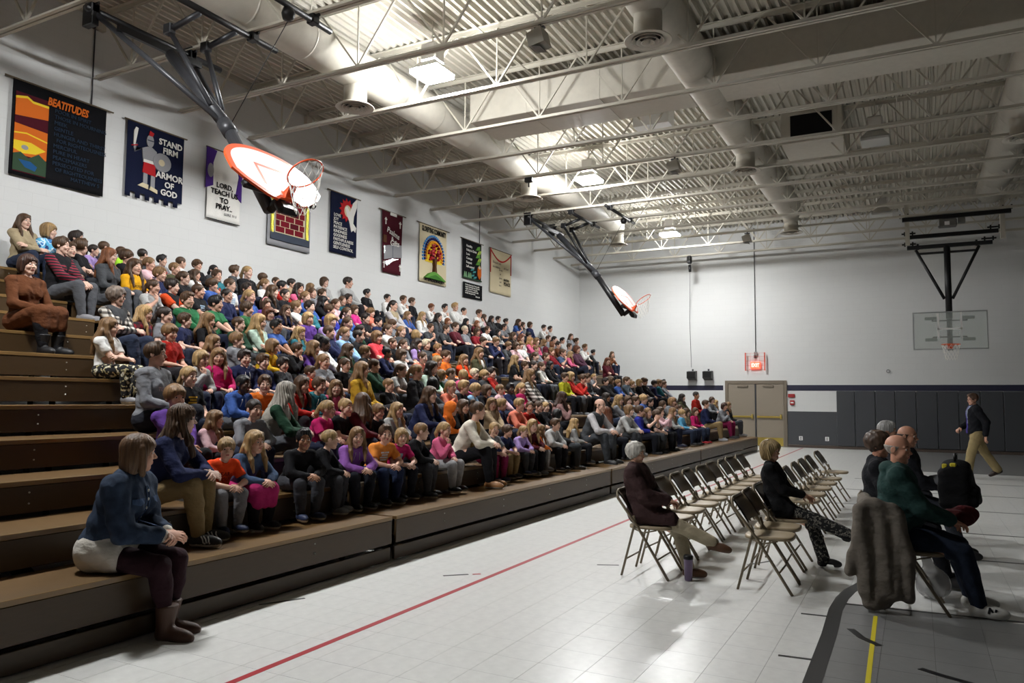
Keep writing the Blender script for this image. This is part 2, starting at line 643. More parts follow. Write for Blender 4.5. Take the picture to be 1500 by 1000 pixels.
# shared joist pieces
cho = MB()
for s in (-1, 1):
    cho.box((XL + .02, s * .012 if s > 0 else -.062, ZC), (XRT - .02, .062 if s > 0 else -.012, ZC + .012))
    cho.box((XL + .02, .012 if s > 0 else -.022, ZC + .012), (XRT - .02, .022 if s > 0 else -.012, ZC + .065))
bot_me = cho.mesh('bottom_chord', CREAM)
cho = MB()
for s in (-1, 1):
    cho.box((XL + .02, .012 if s > 0 else -.07, ZD - .012), (XRT - .02, .07 if s > 0 else -.012, ZD - .001))
    cho.box((XL + .02, .012 if s > 0 else -.022, ZD - .08), (XRT - .02, .022 if s > 0 else -.012, ZD - .012))
top_me = cho.mesh('top_chord', CREAM)
per = 1.62
h = ZD - .04 - (ZC + .04)
up_me = MB().bar((0, 0, 0), (per / 2 - .03, 0, h), .03, .03).mesh('web_bar', CREAM)
dn_me = MB().bar((0, 0, 0), (-per / 2 + .03, 0, h), .03, .03).mesh('web_bar', CREAM)
ve_me = MB().bar((0, 0, 0), (0, 0, h), .022, .022).mesh('web_bar', CREAM)
seat_me = MB().box((XL + .001, -.08, ZD - .28), (XL + .1, .08, ZD - .081), bev=.005).mesh('bearing_seat', CREAM)
ords = ['nearest the end wall', 'second', 'third', 'fourth', 'fifth', 'sixth', 'seventh', 'eighth', 'ninth', 'tenth', 'eleventh', 'twelfth', 'thirteenth', 'fourteenth', 'fifteenth', 'sixteenth', 'seventeenth', 'eighteenth', 'nineteenth', 'twentieth']
for q, y in enumerate(sorted(JY, reverse=True)):
    lab = 'cream open-web steel roof joist ' + (ords[0] if q == 0 else ords[q] + ' from the end wall')
    j = thing('roof_joist', lab, 'joist', (0, y, 0), group='open-web joists under the roof deck')
    link('bottom_chord', bot_me, j)
    link('top_chord', top_me, j)
    link('bearing_seat', seat_me, j)
    x = -10.95
    while x < 9.4:
        if x < 5.5 and y > 3:
            link('web_bar', up_me, j, (x, 0, ZC + .04))
            link('web_bar', dn_me, j, (x, 0, ZC + .04))
            link('web_bar', ve_me, j, (x, 0, ZC + .04))
        x += per
# wall ledge that carries the deck on the left
struct('trim_4', MB().box((XL, YF, ZD - .081), (XL + .09, YB, ZD - .0005)).mesh('deck_ledger', CREAM), label='steel ledger under the roof deck along the banner wall')

# bridging rods running along the hall between joists
for x in (-9.6, -6.2, -.2, 3.4):
    br = thing('bridging_rod', {-9.6: 'thin bridging rod under the deck nearest the banner wall', -6.2: 'thin bridging rod under the deck above the lit lamps', -.2: 'thin bridging rod right of the middle duct', 3.4: 'thin bridging rod right of the far duct'}[x], 'rod')
    MB().bar((x, 4, ZD - .25), (x, YB - .02, ZD - .25), .018, .018).obj('bar', CREAM, br)

# ------------------------------------------------------------------ ducts with diffusers
def diffuser(x, y, z, lab, drop):
    d = thing('ceiling_diffuser', lab, 'diffuser', (x, y, z), group='round diffusers under the ducts')
    MB().lathe([(.2, drop), (.2, .04), (.21, .04), (.21, 0)], n=28).obj('neck', DUCTM, d)
    c = MB().lathe([(.205, .07), (.32, .012), (.335, .0), (.325, -.006), (.238, .012), (.21, .06)], n=32)
    c.obj('flare', DUCTM, d)
    for r, z in ((.085, -.034), (.15, -.022), (.212, -.01)):
        MB().lathe([(r - .035, z + .05), (r - .004, z + .004), (r + .014, z), (r + .012, z + .008), (r - .03, z + .056)], n=28).obj('ring', DUCTM, d)
    MB().lathe([(.034, .0), (.026, -.035), (.001, -.04)], n=16).obj('cone', DUCTM, d)
    MB().lathe([(.2, .07), (.001, .07)], n=24).obj('throat_shade_disc', mat('throat_shade', (40, 38, 36), rough=.9), d)  # dark disc painted as the shade inside the neck


for x, lab, ys in ((-8.5, 'nearest the banner wall', (10.15, 16.9, 23.35)), (-3.2, 'over the middle of the hall', (10.05, 16.95, 23.87)), (1.9, 'on the far right', (17.1, 24.4))):
    du = thing('air_duct', 'long round cream air duct ' + lab, 'duct', (x, 0, 7.3))
    y1 = ys[-1]
    r = .34
    pts = [(0, YF + .02, 0), (0, y1 - .42, 0)]
    for k in range(1, 7 if x < 1 else 1):
        a = k / 6 * PI / 2
        pts.append((0, y1 - .36 + .36 * math.sin(a), -.36 + .36 * math.cos(a)))
    MB().tube(pts, [r] * 2 + [r - (r - .2) * k / 6 for k in range(1, 7 if x < 1 else 1)], n=28).obj('duct_run', DUCTM, du)
    for y in np.arange(1.5, y1 - .6, 1.22):
        MB().tube([(0, y, 0), (0, y + .025, 0)], r + .008, n=28, caps=False).obj('duct_seam', DUCTM, du)
    for y in np.arange(2.2, y1 - .6, 3.27):
        for s in (-1, 1):
            MB().bar((s * .22, y, .2), (s * .3, y, .585), .03, .004).obj('hanger_strap', CREAM, du)
    for i, y in enumerate(ys):
        last = y == y1
        if last and x > 1:
            continue
        diffuser(x, y, 6.62, 'round white air diffuser ' + ('ending' if last else ('first along' if i == 0 else 'halfway along')) + ' the duct ' + lab, .34 if last else .42)

# supply plenum box with a dark opening, and white box by the second lamp
pl = thing('air_plenum', 'cream sheet metal plenum box with black square opening under the deck', 'plenum', (-1.85, 17.6, 0))
MB().box((-.62, -.5, 7.15), (.62, 1.3, 7.86), bev=.01).obj('casing', DUCTM, pl)
MB().box((-.42, -.512, 7.25), (.42, -.5005, 7.75)).obj('opening', mat('opening_shade', (12, 12, 12), rough=1), pl)  # flat black sheet painted as the shade inside the box
MB().box((-.46, -.52, 7.76), (.46, -.5005, 7.8)).box((-.46, -.52, 7.2), (.46, -.5005, 7.245)).obj('flange', DUCTM, pl)
wx = thing('junction_cabinet', 'white metal box up among the joists right of the second lamp', 'cabinet', (-4.7, 15.1, 0))
MB().box((-.38, -.2, 7.25), (.38, .2, 7.6), bev=.01).obj('casing', WHITE, wx)
MB().bar((-.3, 0, 7.59), (-.3, 0, ZD - .001), .03, .03).bar((.3, 0, 7.59), (.3, 0, ZD - .001), .03, .03).obj('hanger', CREAM, wx)

# ------------------------------------------------------------------ lamps: four of them burn, two on the right are off
LENS = mat('lit_lens', (255, 255, 255), rough=.3, emit=((251, 252, 252), LAMP_STRENGTH))
LENS0 = mat('unlit_lens', (190, 190, 186), rough=.3)
HOUS = mat('lamp_housing', (205, 203, 198), rough=.4, metal=.2)


def lamp(x, y, lit, lab):
    t = thing('ceiling_lamp', lab, 'lamp', (x, y, 6.96), group='square high-bay lamps')
    MB().box((-.15, -.15, .2), (.15, .15, .52), bev=.03).obj('housing', HOUS, t)
    b = MB()
    for q0, q1 in (((-.15, .2), (-.27, .13)),):
        pass
    b.add([(-.15, -.15, .2), (.15, -.15, .2), (.15, .15, .2), (-.15, .15, .2), (-.27, -.27, .057), (.27, -.27, .057), (.27, .27, .057), (-.27, .27, .057)],
          [(0, 1, 5, 4), (1, 2, 6, 5), (2, 3, 7, 6), (3, 0, 4, 7)])
    b.obj('reflector', HOUS, t)
    MB().box((-.27, -.27, -.02), (.27, .27, .055), bev=.012).obj('lens', LENS if lit else LENS0, t)
    MB().tube([(0, 0, .52), (0, 0, ZD - 6.96 + .05)], .012, 8).obj('hanger', CREAM, t)


labs = ['lit square lamp over the near end of the bleachers', 'lit square lamp nearest, hanging among the joists', 'lit square lamp second along, middle of the bleachers', 'lit square lamp third along, nearest the end wall']
for y, l in zip(LAMP_Y, labs):
    lamp(LAMP_X, y, True, l)
lamp(-.62, 17.2, False, 'unlit square lamp hanging right of the middle duct')
lamp(-.75, 24.2, False, 'unlit square lamp near the end wall right of the middle duct')

# ------------------------------------------------------------------ bleachers, four sections of twelve rows
RISER = mat('brown_bleacher_panel', (68, 51, 29), rough=.42, bump=.06, bscale=30, bstretch=(1, .3, 1), var=.05)
TREAD = mat('tan_bleacher_tread', (98, 73, 40), rough=.42, var=.08, bscale=5, bstretch=(1, .15, 1))
NOSE = mat('nosing_highlight', (132, 104, 64), rough=.3, coat=.4)  # lighter than the tread: the edge highlight is put into the colour
BOLT = mat('bolt_head', (190, 188, 180), rough=.4, metal=.6)
DARKU = mat('dark_steel_understructure', (30, 28, 26), rough=.8)
sections = [(-3.9, .13, 'nearest section of the brown bleachers, beside the photographer'), (.165, 6.175, 'near section of the brown bleachers, left of the first gap'), (6.245, 12.235, 'second section of the brown bleachers, between the first two gaps'),
            (12.305, 18.265, 'third section of the brown bleachers, between the last two gaps'), (18.335, 25.6, 'far section of the brown bleachers, ending by the doors')]
for a, b, lab in sections:
    bl = thing('bleacher', lab, 'bleacher', (0, a, 0), group='bleacher sections along the banner wall')
    w = b - a
    bolts = MB()
    for n in range(1, NROW + 1):
        x, z = RX - RD * (n - 1), RZ + RR * (n - 1)
        back = RD + .02 if n < NROW else x - XL - .002
        MB().box((x - back, 0, z - .035), (x - .012, w, z), bev=.004).obj('tread', TREAD, bl)
        MB().box((x - .03, 0, z - .235 if n > 1 else .175), (x - .002, w, z - .036), bev=.004).obj('riser', RISER, bl)
        MB().box((x - .0118, 0, z - .034), (x + .002, w, z + .002), bev=.003).obj('nosing', NOSE, bl)
        y = .5 + .37 * (n % 3)
        while y < w:
            for dz in (.085, .165):
                c = (x - .003, y, z - dz)
                bolts.tube([c, (x + .003, y, z - dz)], .007, 8)
            y += 1.35
    MB().box((RX - .05, 0, .012), (RX - .018, w, .14), bev=.004).obj('toe_board', RISER, bl)
    bo = bolts.obj('bolts', BOLT, bl)
    bo['kind'] = 'stuff'
    u = MB()
    for y in (.35, w / 2, w - .35):
        u.bar((RX - .3, y, .1), (XL + .3, y, RZ + RR * 10.5), .06, .1)
        for n in (3, 6, 9, 12):
            x = RX - RD * (n - 1) - .25
            u.bar((x, y, 0), (x, y, RZ + RR * (n - 1) - .05), .05, .05)
    us = u.obj('understructure', DARKU, bl)
    us['kind'] = 'stuff'
# end panel of the far section
e = thing('bleacher_end_panel', 'dark brown panel closing the far end of the bleachers', 'panel', (0, 25.61, 0))
pts = [(RX - .01, .02), (RX - .01, RZ - .03)]
for n in range(2, NROW + 1):
    x, z = RX - RD * (n - 1), RZ + RR * (n - 1)
    pts += [(x + .03, RZ + RR * (n - 2) - .04), (x + .0, z - .04)]
pts += [(XL + .01, RZ + RR * 11 - .04), (XL + .01, .02)]
MB().prism(pts, (0, 0, 0), (1, 0, 0), (0, 0, 1), (0, 1, 0), .03).obj('panel', RISER, e)

# ------------------------------------------------------------------ banners on the left wall
def felt(n, c):
    return mat('felt_' + n, c, rough=.95, bump=.2, bscale=60, spec=.1)


F_BLACK, F_NAVY, F_WHITE = felt('black', (22, 22, 25)), felt('navy', (24, 29, 52)), felt('white', (226, 224, 218))
F_ORANGE, F_MAROON, F_YELLOW = felt('orange', (206, 104, 38)), felt('maroon', (72, 24, 34)), felt('yellow', (226, 196, 52))
F_GREEN, F_BLUE, F_GREY = felt('green', (56, 76, 58)), felt('blue', (38, 84, 132)), felt('grey', (146, 146, 150))
F_RED, F_PURPLE, F_CREAM = felt('red', (176, 40, 44)), felt('purple', (74, 46, 122)), felt('cream', (206, 194, 162))
F_BRICK, F_BRICK2, F_SLATE = felt('brick', (112, 28, 38)), felt('dark_brick', (84, 24, 34)), felt('slate', (66, 72, 84))
F_BROWN, F_LEAF, F_SKY = felt('brown', (92, 62, 44)), felt('leaf', (94, 146, 66)), felt('sky', (80, 140, 200))
F_LIME, F_TEAL, F_DIMBL = felt('lime', (176, 190, 84)), felt('teal', (70, 140, 140)), felt('dim_blue', (38, 52, 70))
FOIL = mat('silver_foil', (210, 212, 216), rough=.22, metal=.9, bump=.4, bscale=12)
ROD = mat('wooden_rod', (92, 78, 58), rough=.6)


class Banner:
    def __init__(s, label, y0, y1, z0, z1, cloth, rod=.12, name='wall_banner', hem=None, taper=0.):
        s.w, s.h = y1 - y0, z1 - z0
        s.t = thing(name, label, 'banner', (XL + .045, y0, z0), group='banners on the left wall')
        n = 24
        V, F = [], []
        for i in range(n + 1):
            u = i / n
            for v in (0, .07, .35, .7, 1):
                uu = u
                d = .012 * math.sin(u * 9 + v * 2) * (1 - v) + .004 * math.sin(u * 23)
                V.append((d * .5, taper * (v - 1) * (u - .5) * 2 * -1 * .5 + uu * s.w, v * s.h))
        m = len(V)
        V += [(p[0] - .006, p[1], p[2]) for p in V]
        for i in range(n):
            if hem and (i // hem) % 2 == 1:
                lo = 1
            else:
                lo = 0
            for k in range(lo, 4):
                a = i * 5 + k
                F.append((a, a + 5, a + 6, a + 1))
                F.append((m + a, m + a + 1, m + a + 6, m + a + 5))
        for i in range(n):
            F.append((i * 5 + 4, i * 5 + 9, m + i * 5 + 9, m + i * 5 + 4))
            F.append((i * 5, m + i * 5, m + i * 5 + 5, i * 5 + 5))
        link('cloth', newmesh('cloth', V, F, (cloth,), smooth=True), s.t)
        if rod:
            MB().tube([(0, -rod, s.h), (0, s.w + rod, s.h)], .014, 8).obj('rod', ROD, s.t)
        s.k = 0

    def poly(s, pts, m, name='applique', lift=None):
        s.k += 1
        z = .012 + s.k * .0007 if lift is None else lift
        return MB().prism([(p[0] * s.w, p[1] * s.h) for p in pts], (0, 0, 0), (0, 1, 0), (0, 0, 1), (1, 0, 0), z).obj(name, m, s.t)

    def ell(s, cx, cy, rx, ry, m, n=24, name='applique'):
        return s.poly([(cx + rx * math.cos(2 * PI * k / n), cy + ry * math.sin(2 * PI * k / n)) for k in range(n)], m, name)

    def text(s, txt, u, v, size, m, width=None, align='LEFT', rot=0., bold=.0, shear=0.):
        me = text_mesh(txt, size, m, .002, align, width, bold, shear)
        s.k += 1
        mw = Matrix.Translation((.016 + s.k * .0004, u * s.w, v * s.h)) @ Matrix(((0, 0, 1, 0), (1, 0, 0, 0), (0, 1, 0, 0), (0, 0, 0, 1))) @ Matrix.Rotation(rot, 4, 'Z')
        return link('lettering', me, s.t, mw=mw)


# 1 beatitudes
b = Banner('black banner with orange sunset panel and BEATITUDES heading', 6.31, 7.8, 4.87, 6.33, F_BLACK)
b.poly([(.03, .04), (.36, .04), (.36, .87), (.03, .87)], F_MAROON)
b.poly([(.03, .62), (.36, .66), (.36, .80), (.2, .80), (.14, .83), (.03, .80)], F_ORANGE)
b.poly([(.03, .795), (.14, .825), (.2, .79), (.36, .79), (.36, .815), (.2, .815), (.14, .85), (.03, .82)], F_YELLOW)
b.poly([(.03, .22), (.36, .22), (.36, .52), (.03, .54)], F_ORANGE)
b.poly([(.03, .43), (.15, .45), (.36, .41), (.36, .425), (.15, .465), (.03, .445)], F_YELLOW)
b.poly([(.03, .27), (.12, .24), (.25, .26), (.35, .32), (.2, .37), (.03, .36)], F_YELLOW)
b.ell(.14, .305, .035, .025, F_GREY)
b.poly([(.03, .05), (.36, .05), (.36, .21), (.28, .27), (.18, .2), (.1, .25), (.03, .22)], F_GREEN)
b.poly([(.08, .17), (.2, .17), (.27, .13), (.25, .08), (.15, .1)], F_BLUE)
b.text('BEATITUDES', .56, .87, .17, F_ORANGE, width=.66, align='CENTER', bold=.006, shear=.2)
for i, t in enumerate(['POOR IN SPIRIT', 'THOSE IN MOURNING', 'MEEK', 'GENTLE', 'HUNGER AND THIRST', 'FOR RIGHTEOUSNESS', 'MERCIFUL', 'PURE IN HEART', 'PEACEMAKERS', 'PERSECUTED FOR', 'OF RIGHTEOUSNESS', 'MATTHEW 5']):
    b.text(t, .42 + (.03 if i in (5, 10) else 0) + (.2 if i == 11 else 0), .79 - i * .063, .085, F_DIMBL)
# 2 knight
b = Banner('navy banner with grey knight, STAND FIRM ARMOR OF GOD', 8.19, 9.33, 5.0, 6.32, F_NAVY, rod=.06, hem=2)
b.poly([(.29, .2), (.36, .2), (.36, .42), (.29, .42)], F_GREY)
b.poly([(.42, .18), (.49, .18), (.49, .40), (.42, .40)], F_GREY)
b.poly([(.2, .17), (.38, .15), (.38, .21), (.28, .22)], F_CREAM)
b.poly([(.4, .15), (.54, .12), (.54, .17), (.42, .2)], F_CREAM)
b.poly([(.27, .36), (.5, .34), (.48, .52), (.29, .52)], F_RED)
b.poly([(.28, .50), (.48, .50), (.48, .54), (.28, .54)], F_WHITE)
b.poly([(.27, .54), (.49, .54), (.5, .68), (.42, .72), (.34, .72), (.25, .68)], F_GREY)
b.poly([(.26, .68), (.13, .6), (.1, .66), (.16, .72), (.12, .6)], F_GREY)
b.ell(.38, .8, .062, .085, F_GREY)
b.poly([(.33, .80), (.44, .80), (.44, .815), (.33, .815)], F_SLATE)
b.poly([(.35, .87), (.42, .87), (.44, .92), (.37, .94)], F_RED)
b.poly([(.10, .68), (.125, .68), (.17, .92), (.13, .93), (.10, .88)], F_WHITE)
b.poly([(.07, .665), (.17, .69), (.17, .705), (.07, .68)], F_RED)
b.ell(.6, .56, .16, .125, F_GREY, 32)
b.ell(.59, .555, .055, .045, F_CREAM)
for t, v, sz in (('STAND', .84, .15), ('FIRM', .73, .15), ('ARMOR', .385, .16), ('OF', .27, .15), ('GOD', .16, .15)):
    b.text(t, .74, v, sz, F_WHITE, align='CENTER', bold=.004)
# 3 lord teach us to pray
b = Banner('white banner with purple points, LORD TEACH US TO PRAY', 9.88, 10.68, 4.97, 6.34, F_WHITE, rod=.05)
b.poly([(-.06, .42), (.16, .48), (.14, .8), (.24, .98), (-.06, 1)], F_PURPLE)
b.poly([(.84, .42), (1.03, .34), (1.03, .98), (.8, .98), (.93, .7)], F_PURPLE)
b.ell(.07, .68, .09, .1, F_GREY)
for i, (t, v) in enumerate((('LORD,', .5), ('TEACH US', .4), ('TO', .295), ('PRAY..', .2))):
    b.text(t, .5, v, .14, F_BLACK, align='CENTER', bold=.003)
b.text('LUKE 11:1', .7, .11, .07, F_BLACK, align='CENTER')
b.poly([(.0, .0), (1, .0), (1, .008), (.0, .008)], F_BLACK)
# 4 brick wall
b = Banner('grey banner with maroon brick wall and gold tinsel sides', 11.42, 12.68, 4.76, 6.0, F_GREY, rod=0)
b.poly([(.17, .23), (.86, .23), (.86, .98), (.17, .98)], F_CREAM)
bh = .096
for r_ in range(7):
    z0 = .245 + r_ * .104
    u = .175 - (.11 if r_ % 2 else 0)
    while u < .85:
        a, c = max(u, .175), min(u + .21, .855)
        if c - a > .03 and not (r_ == 6 and a < .4):
            b.poly([(a, z0), (c - .012, z0), (c - .012, z0 + bh), (a, z0 + bh)], F_BRICK if (r_ * 3 + int(u * 7)) % 3 else F_BRICK2, 'brick', .016)
        u += .22
b.poly([(.06, .1), (.97, .1), (.97, .225), (.06, .225)], F_SLATE)
for u in (.09, .91):
    b.poly([(u - .03, .22), (u + .03, .22), (u + .03, .98), (u - .03, .98)], mat('gold_tinsel', (200, 190, 70), rough=.25, metal=.7, bump=1., bscale=25), 'tinsel')
# 5 fruit of the spirit
b = Banner('dark navy banner with white dove, LOVE JOY PEACE PATIENCE list', 13.33, 14.27, 4.93, 6.36, F_NAVY, rod=.12)
pts = []
for k in range(26):
    a = 2 * PI * k / 26
    r_ = 1 if k % 2 else .72
    pts.append((.6 + .3 * r_ * math.cos(a), .75 + .2 * r_ * math.sin(a)))
b.poly(pts, F_RED)
b.ell(.62, .74, .13, .1, F_CREAM)
b.poly([(.52, .79), (.6, .82), (.7, .74), (.82, .9), (.98, 1.0), (.97, .85), (.86, .68), (.84, .56), (.96, .5), (.93, .42), (.85, .45), (.78, .41), (.74, .48), (.7, .56), (.6, .66)], F_WHITE)
for i, t in enumerate(['LOVE', 'JOY', 'PEACE', 'PATIENCE', 'KINDNESS', 'GOODNESS', 'FAITHFULNESS', 'GENTLENESS', 'SELF-CONTROL']):
    b.text(t, .1, .62 - i * .066, .1, F_WHITE, width=(len(t) * .058 if len(t) > 5 else None), bold=.001)
# 6 maroon
b = Banner('maroon banner with silver open book and white crosses', 15.24, 16.12, 4.76, 6.34, F_MAROON, rod=.13, taper=-.12)
b.poly([(.38, .95), (.68, .95), (.68, 1.), (.38, 1.)], F_WHITE)
for u, v in ((.17, .84), (.86, .84), (.12, .13), (.88, .13)):
    b.poly([(u - .015, v - .06), (u + .015, v - .06), (u + .015, v + .05), (u - .015, v + .05)], F_WHITE)
    b.poly([(u - .05, v + .01), (u + .05, v + .01), (u + .05, v + .028), (u - .05, v + .028)], F_WHITE)
b.text('Psalms', .52, .66, .2, F_WHITE, align='CENTER', rot=-.25, bold=.003)
b.text('&', .48, .57, .15, F_WHITE, align='CENTER')
b.text('Gifts', .6, .5, .2, F_WHITE, align='CENTER', rot=.05, bold=.003)
b.poly([(.1, .2), (.5, .26), (.95, .3), (.93, .5), (.72, .5), (.5, .47), (.3, .45), (.1, .42)], F_GREY, 'book')
b.poly([(.12, .17), (.5, .25), (.8, .26), (.5, .2), (.22, .1)], FOIL, 'foil_edge')
b.poly([(.08, .3), (.14, .3), (.14, .43), (.08, .43)], FOIL, 'foil_edge')
b.poly([(.495, .25), (.51, .25), (.51, .48), (.495, .48)], F_SLATE)
b.poly([(.06, .48), (.2, .48), (.2, .6), (.06, .6)], F_BROWN)
# 7 tree
b = Banner('cream banner with bright red tree in a yellow and blue arch', 16.9, 18.24, 4.76, 6.36, F_CREAM, rod=.14)
b.text('GLORIFYING COMMUNITY', .5, .91, .2, F_BLACK, width=1.2, align='CENTER', bold=.006)
arch = []


def arch_leaves(r0, r1, m, n, cy=.46):
    for k in range(n):
        a = PI * (-.06 + 1.12 * k / (n - 1))
        for rr in np.linspace(r0, r1, 2 if r1 - r0 > .07 else 1):
            u, v = .5 + rr * math.cos(a), cy + rr * .92 * math.sin(a)
            b.ell(u, v, .028, .022, m, 6, 'leaf')


b.poly([(.5 + .31 * math.cos(PI * k / 20), .46 + .29 * math.sin(PI * k / 20)) for k in range(21)] + [(.2, .36), (.8, .36)], F_YELLOW)
arch_leaves(.40, .44, F_SKY, 24)
arch_leaves(.35, .36, felt('indigo', (44, 42, 92)), 22)
arch_leaves(.29, .30, felt('amber', (230, 156, 44)), 20)
for k in range(46):
    a, rr = rng.uniform(0, 2 * PI), .22 * math.sqrt(rng.uniform(0, 1))
    b.ell(.5 + rr * math.cos(a), .52 + rr * .75 * math.sin(a), .024, .02, (F_RED, F_BRICK, felt('pink', (206, 84, 92)))[k % 3], 6, 'leaf')
b.poly([(.46, .14), (.56, .14), (.53, .3), (.55, .48), (.5, .42), (.44, .47), (.48, .3)], F_BROWN)
b.poly([(.14, .07), (.9, .07), (.7, .15), (.55, .19), (.45, .2), (.3, .16)], F_LEAF)
b.poly([(.2, .07), (.8, .07), (.6, .13), (.5, .15), (.36, .12)], felt('dark_leaf', (66, 116, 50)))
b.text('BY SPREADING JOY', .5, .04, .1, F_BLACK, width=1.0, align='CENTER', bold=.004)
# 8 plant banner and the small verse below it
b = Banner('black banner with green vine and orange bird, white words', 19.13, 20.22, 5.17, 6.35, F_BLACK, rod=.12)
for i, t in enumerate(['Humility', 'Unity in Christ', 'Love', 'Courage', 'Respect', 'Self-control']):
    b.text(t, .16, .84 - i * .105, .1, F_WHITE, bold=.001)
for k, v in enumerate((.84, .74, .64, .54, .46)):
    u = .84 + (.05 if k % 2 else -.03)
    b.poly([(u - .13, v - .05), (u - .04, v + .05), (u + .1, v + .08), (u + .03, v - .03)], F_LIME if k % 2 else F_LEAF, 'leaf')
b.poly([(.86, .3), (.9, .3), (.9, .9), (.87, .9)], F_LEAF)
b.poly([(.78, .16), (.88, .05), (.98, .16), (.98, .34), (.9, .42), (.8, .36)], F_ORANGE)
b.ell(.88, .36, .06, .04, F_CREAM)
for u, v in ((.52, .1), (.6, .2), (.5, .25), (.64, .06)):
    b.poly([(u - .08, v - .03), (u + .06, v), (u + .08, v + .05), (u - .04, v + .03)], F_TEAL, 'leaf')
for u in (.08, .16, .3, .4):
    b.poly([(u - .05, .03), (u + .05, .03), (u + .01, .17), (u, .17)], felt('sage', (120, 160, 120)), 'leaf')
b.poly([(0, .0), (1, .0), (1, .03), (0, .03)], F_GREEN)
b = Banner('small black verse banner hanging below the vine banner', 19.18, 20.3, 4.6, 5.06, F_BLACK, rod=0)
for i, t in enumerate(['He has shown you, O man, what', 'is good. And what does the Lord', 'require of you? To act justly', 'and to love mercy and to walk', 'humbly with your God.', 'Micah 6:8']):
    b.text(t, .08 if i < 5 else .62, .84 - i * .135, .062, F_WHITE, bold=.001)
# 9 parchment
b = Banner('parchment coloured banner with red swag border and faint writing', 20.78, 22.18, 4.95, 6.36, F_CREAM, rod=.05)
sw = [(.03 + .94 * k / 16, .97 - .2 * math.sin(PI * k / 16)) for k in range(17)]
b.poly(sw + [(q[0], q[1] - .035) for q in reversed(sw)], F_RED)
b.poly([(0, .45), (.025, .45), (.025, 1), (0, 1)], F_RED)
b.poly([(.975, .5), (1, .5), (1, 1), (.975, 1)], F_RED)
for i, (t, u, v, sz) in enumerate((('Blessed are', .1, .7, .12), ('the children', .1, .6, .1), ('of God', .62, .62, .11), ('Grow', .4, .55, .09), ('in', .44, .46, .09), ('grace', .4, .37, .09), ('and', .42, .28, .09), ('love', .4, .2, .09))):
    b.text(t, u, v, sz, felt('faint_ink', (150, 140, 132)))
b.text('BLESSED', .76, .35, .1, F_BLACK, align='CENTER', bold=.002)
b.text('PEACE', .78, .26, .15, F_BLACK, align='CENTER', bold=.004)

# ------------------------------------------------------------------ basketball hoops
NET = mat('white_net_cord', (236, 234, 228), rough=.8)
GLASS = mat('backboard_glass', (205, 214, 210), rough=.08, alpha=.3)


def rim_and_net(parent, M, r=.2286):
    """M puts the rim: origin at the board face, x out of the board, z up the board."""
    c = Vector((.15 + r, 0, 0))
    o = MB().tube([c + Vector((r * math.cos(a), r * math.sin(a), 0)) for a in np.linspace(0, 2 * PI, 32, False)], .010, 8, closed=True)
    o.box((.0, -.07, -.09), (.02, .07, .03), bev=.004)
    o.prism([(.02, -.07), (.15, 0), (.02, .0)], (0, -.06, 0), (1, 0, 0), (0, 0, 1), (0, 1, 0), .008)
    o.prism([(.02, -.07), (.15, 0), (.02, .0)], (0, .052, 0), (1, 0, 0), (0, 0, 1), (0, 1, 0), .008)
    o.box((.015, -.06, -.006), (.16, .06, .006))
    rim = link('rim', o.mesh('rim', ORANGE), parent, mw=M)
    # the net hangs plumb from the tilted rim
    nb = MB()
    dz = Vector((0, 0, -1))
    hp = [M @ (c + Vector((r * math.cos(a), r * math.sin(a), -.01))) for a in np.linspace(0, 2 * PI, 12, False)]
    ctr = sum(hp, Vector()) / 12
    rows = [hp]
    for k in range(1, 6):
        f = k / 5
        ring = []
        for i in range(12):
            j = (i + (k % 2) * .5)
            i0, i1 = int(j) % 12, (int(j) + 1) % 12
            q = hp[i0].lerp(hp[i1], j - int(j))
            q = ctr + (q - ctr) * (1 - .42 * f)
            q.z = q.z * (1 - f) + ctr.z * f if False else q.z
            ring.append(q + dz * .42 * f)
        rows.append(ring)
    for k in range(5):
        for i in range(12):
            a = rows[k][i]
            for st in ((0, -1) if k % 2 == 0 else (0, 1)):
                nb.tube([a, rows[k + 1][(i + st) % 12]], .004, 5, caps=False)
    link('net', nb.mesh('net', NET), parent)
    return rim


def fan_pts(w=.74, h=.46):
    top = [(w * math.cos(a), .02 + (h - .02) * math.sin(a) ** .8 if math.sin(a) > 0 else .02) for a in np.linspace(0, PI, 25)]
    return top + [(-w, -.10), (-.62, -.22), (-.34, -h + .06), (-.2, -h + .02), (-.12, -h + .07), (.12, -h + .07), (.2, -h + .02), (.34, -h + .06), (.62, -.22), (w, -.10)]


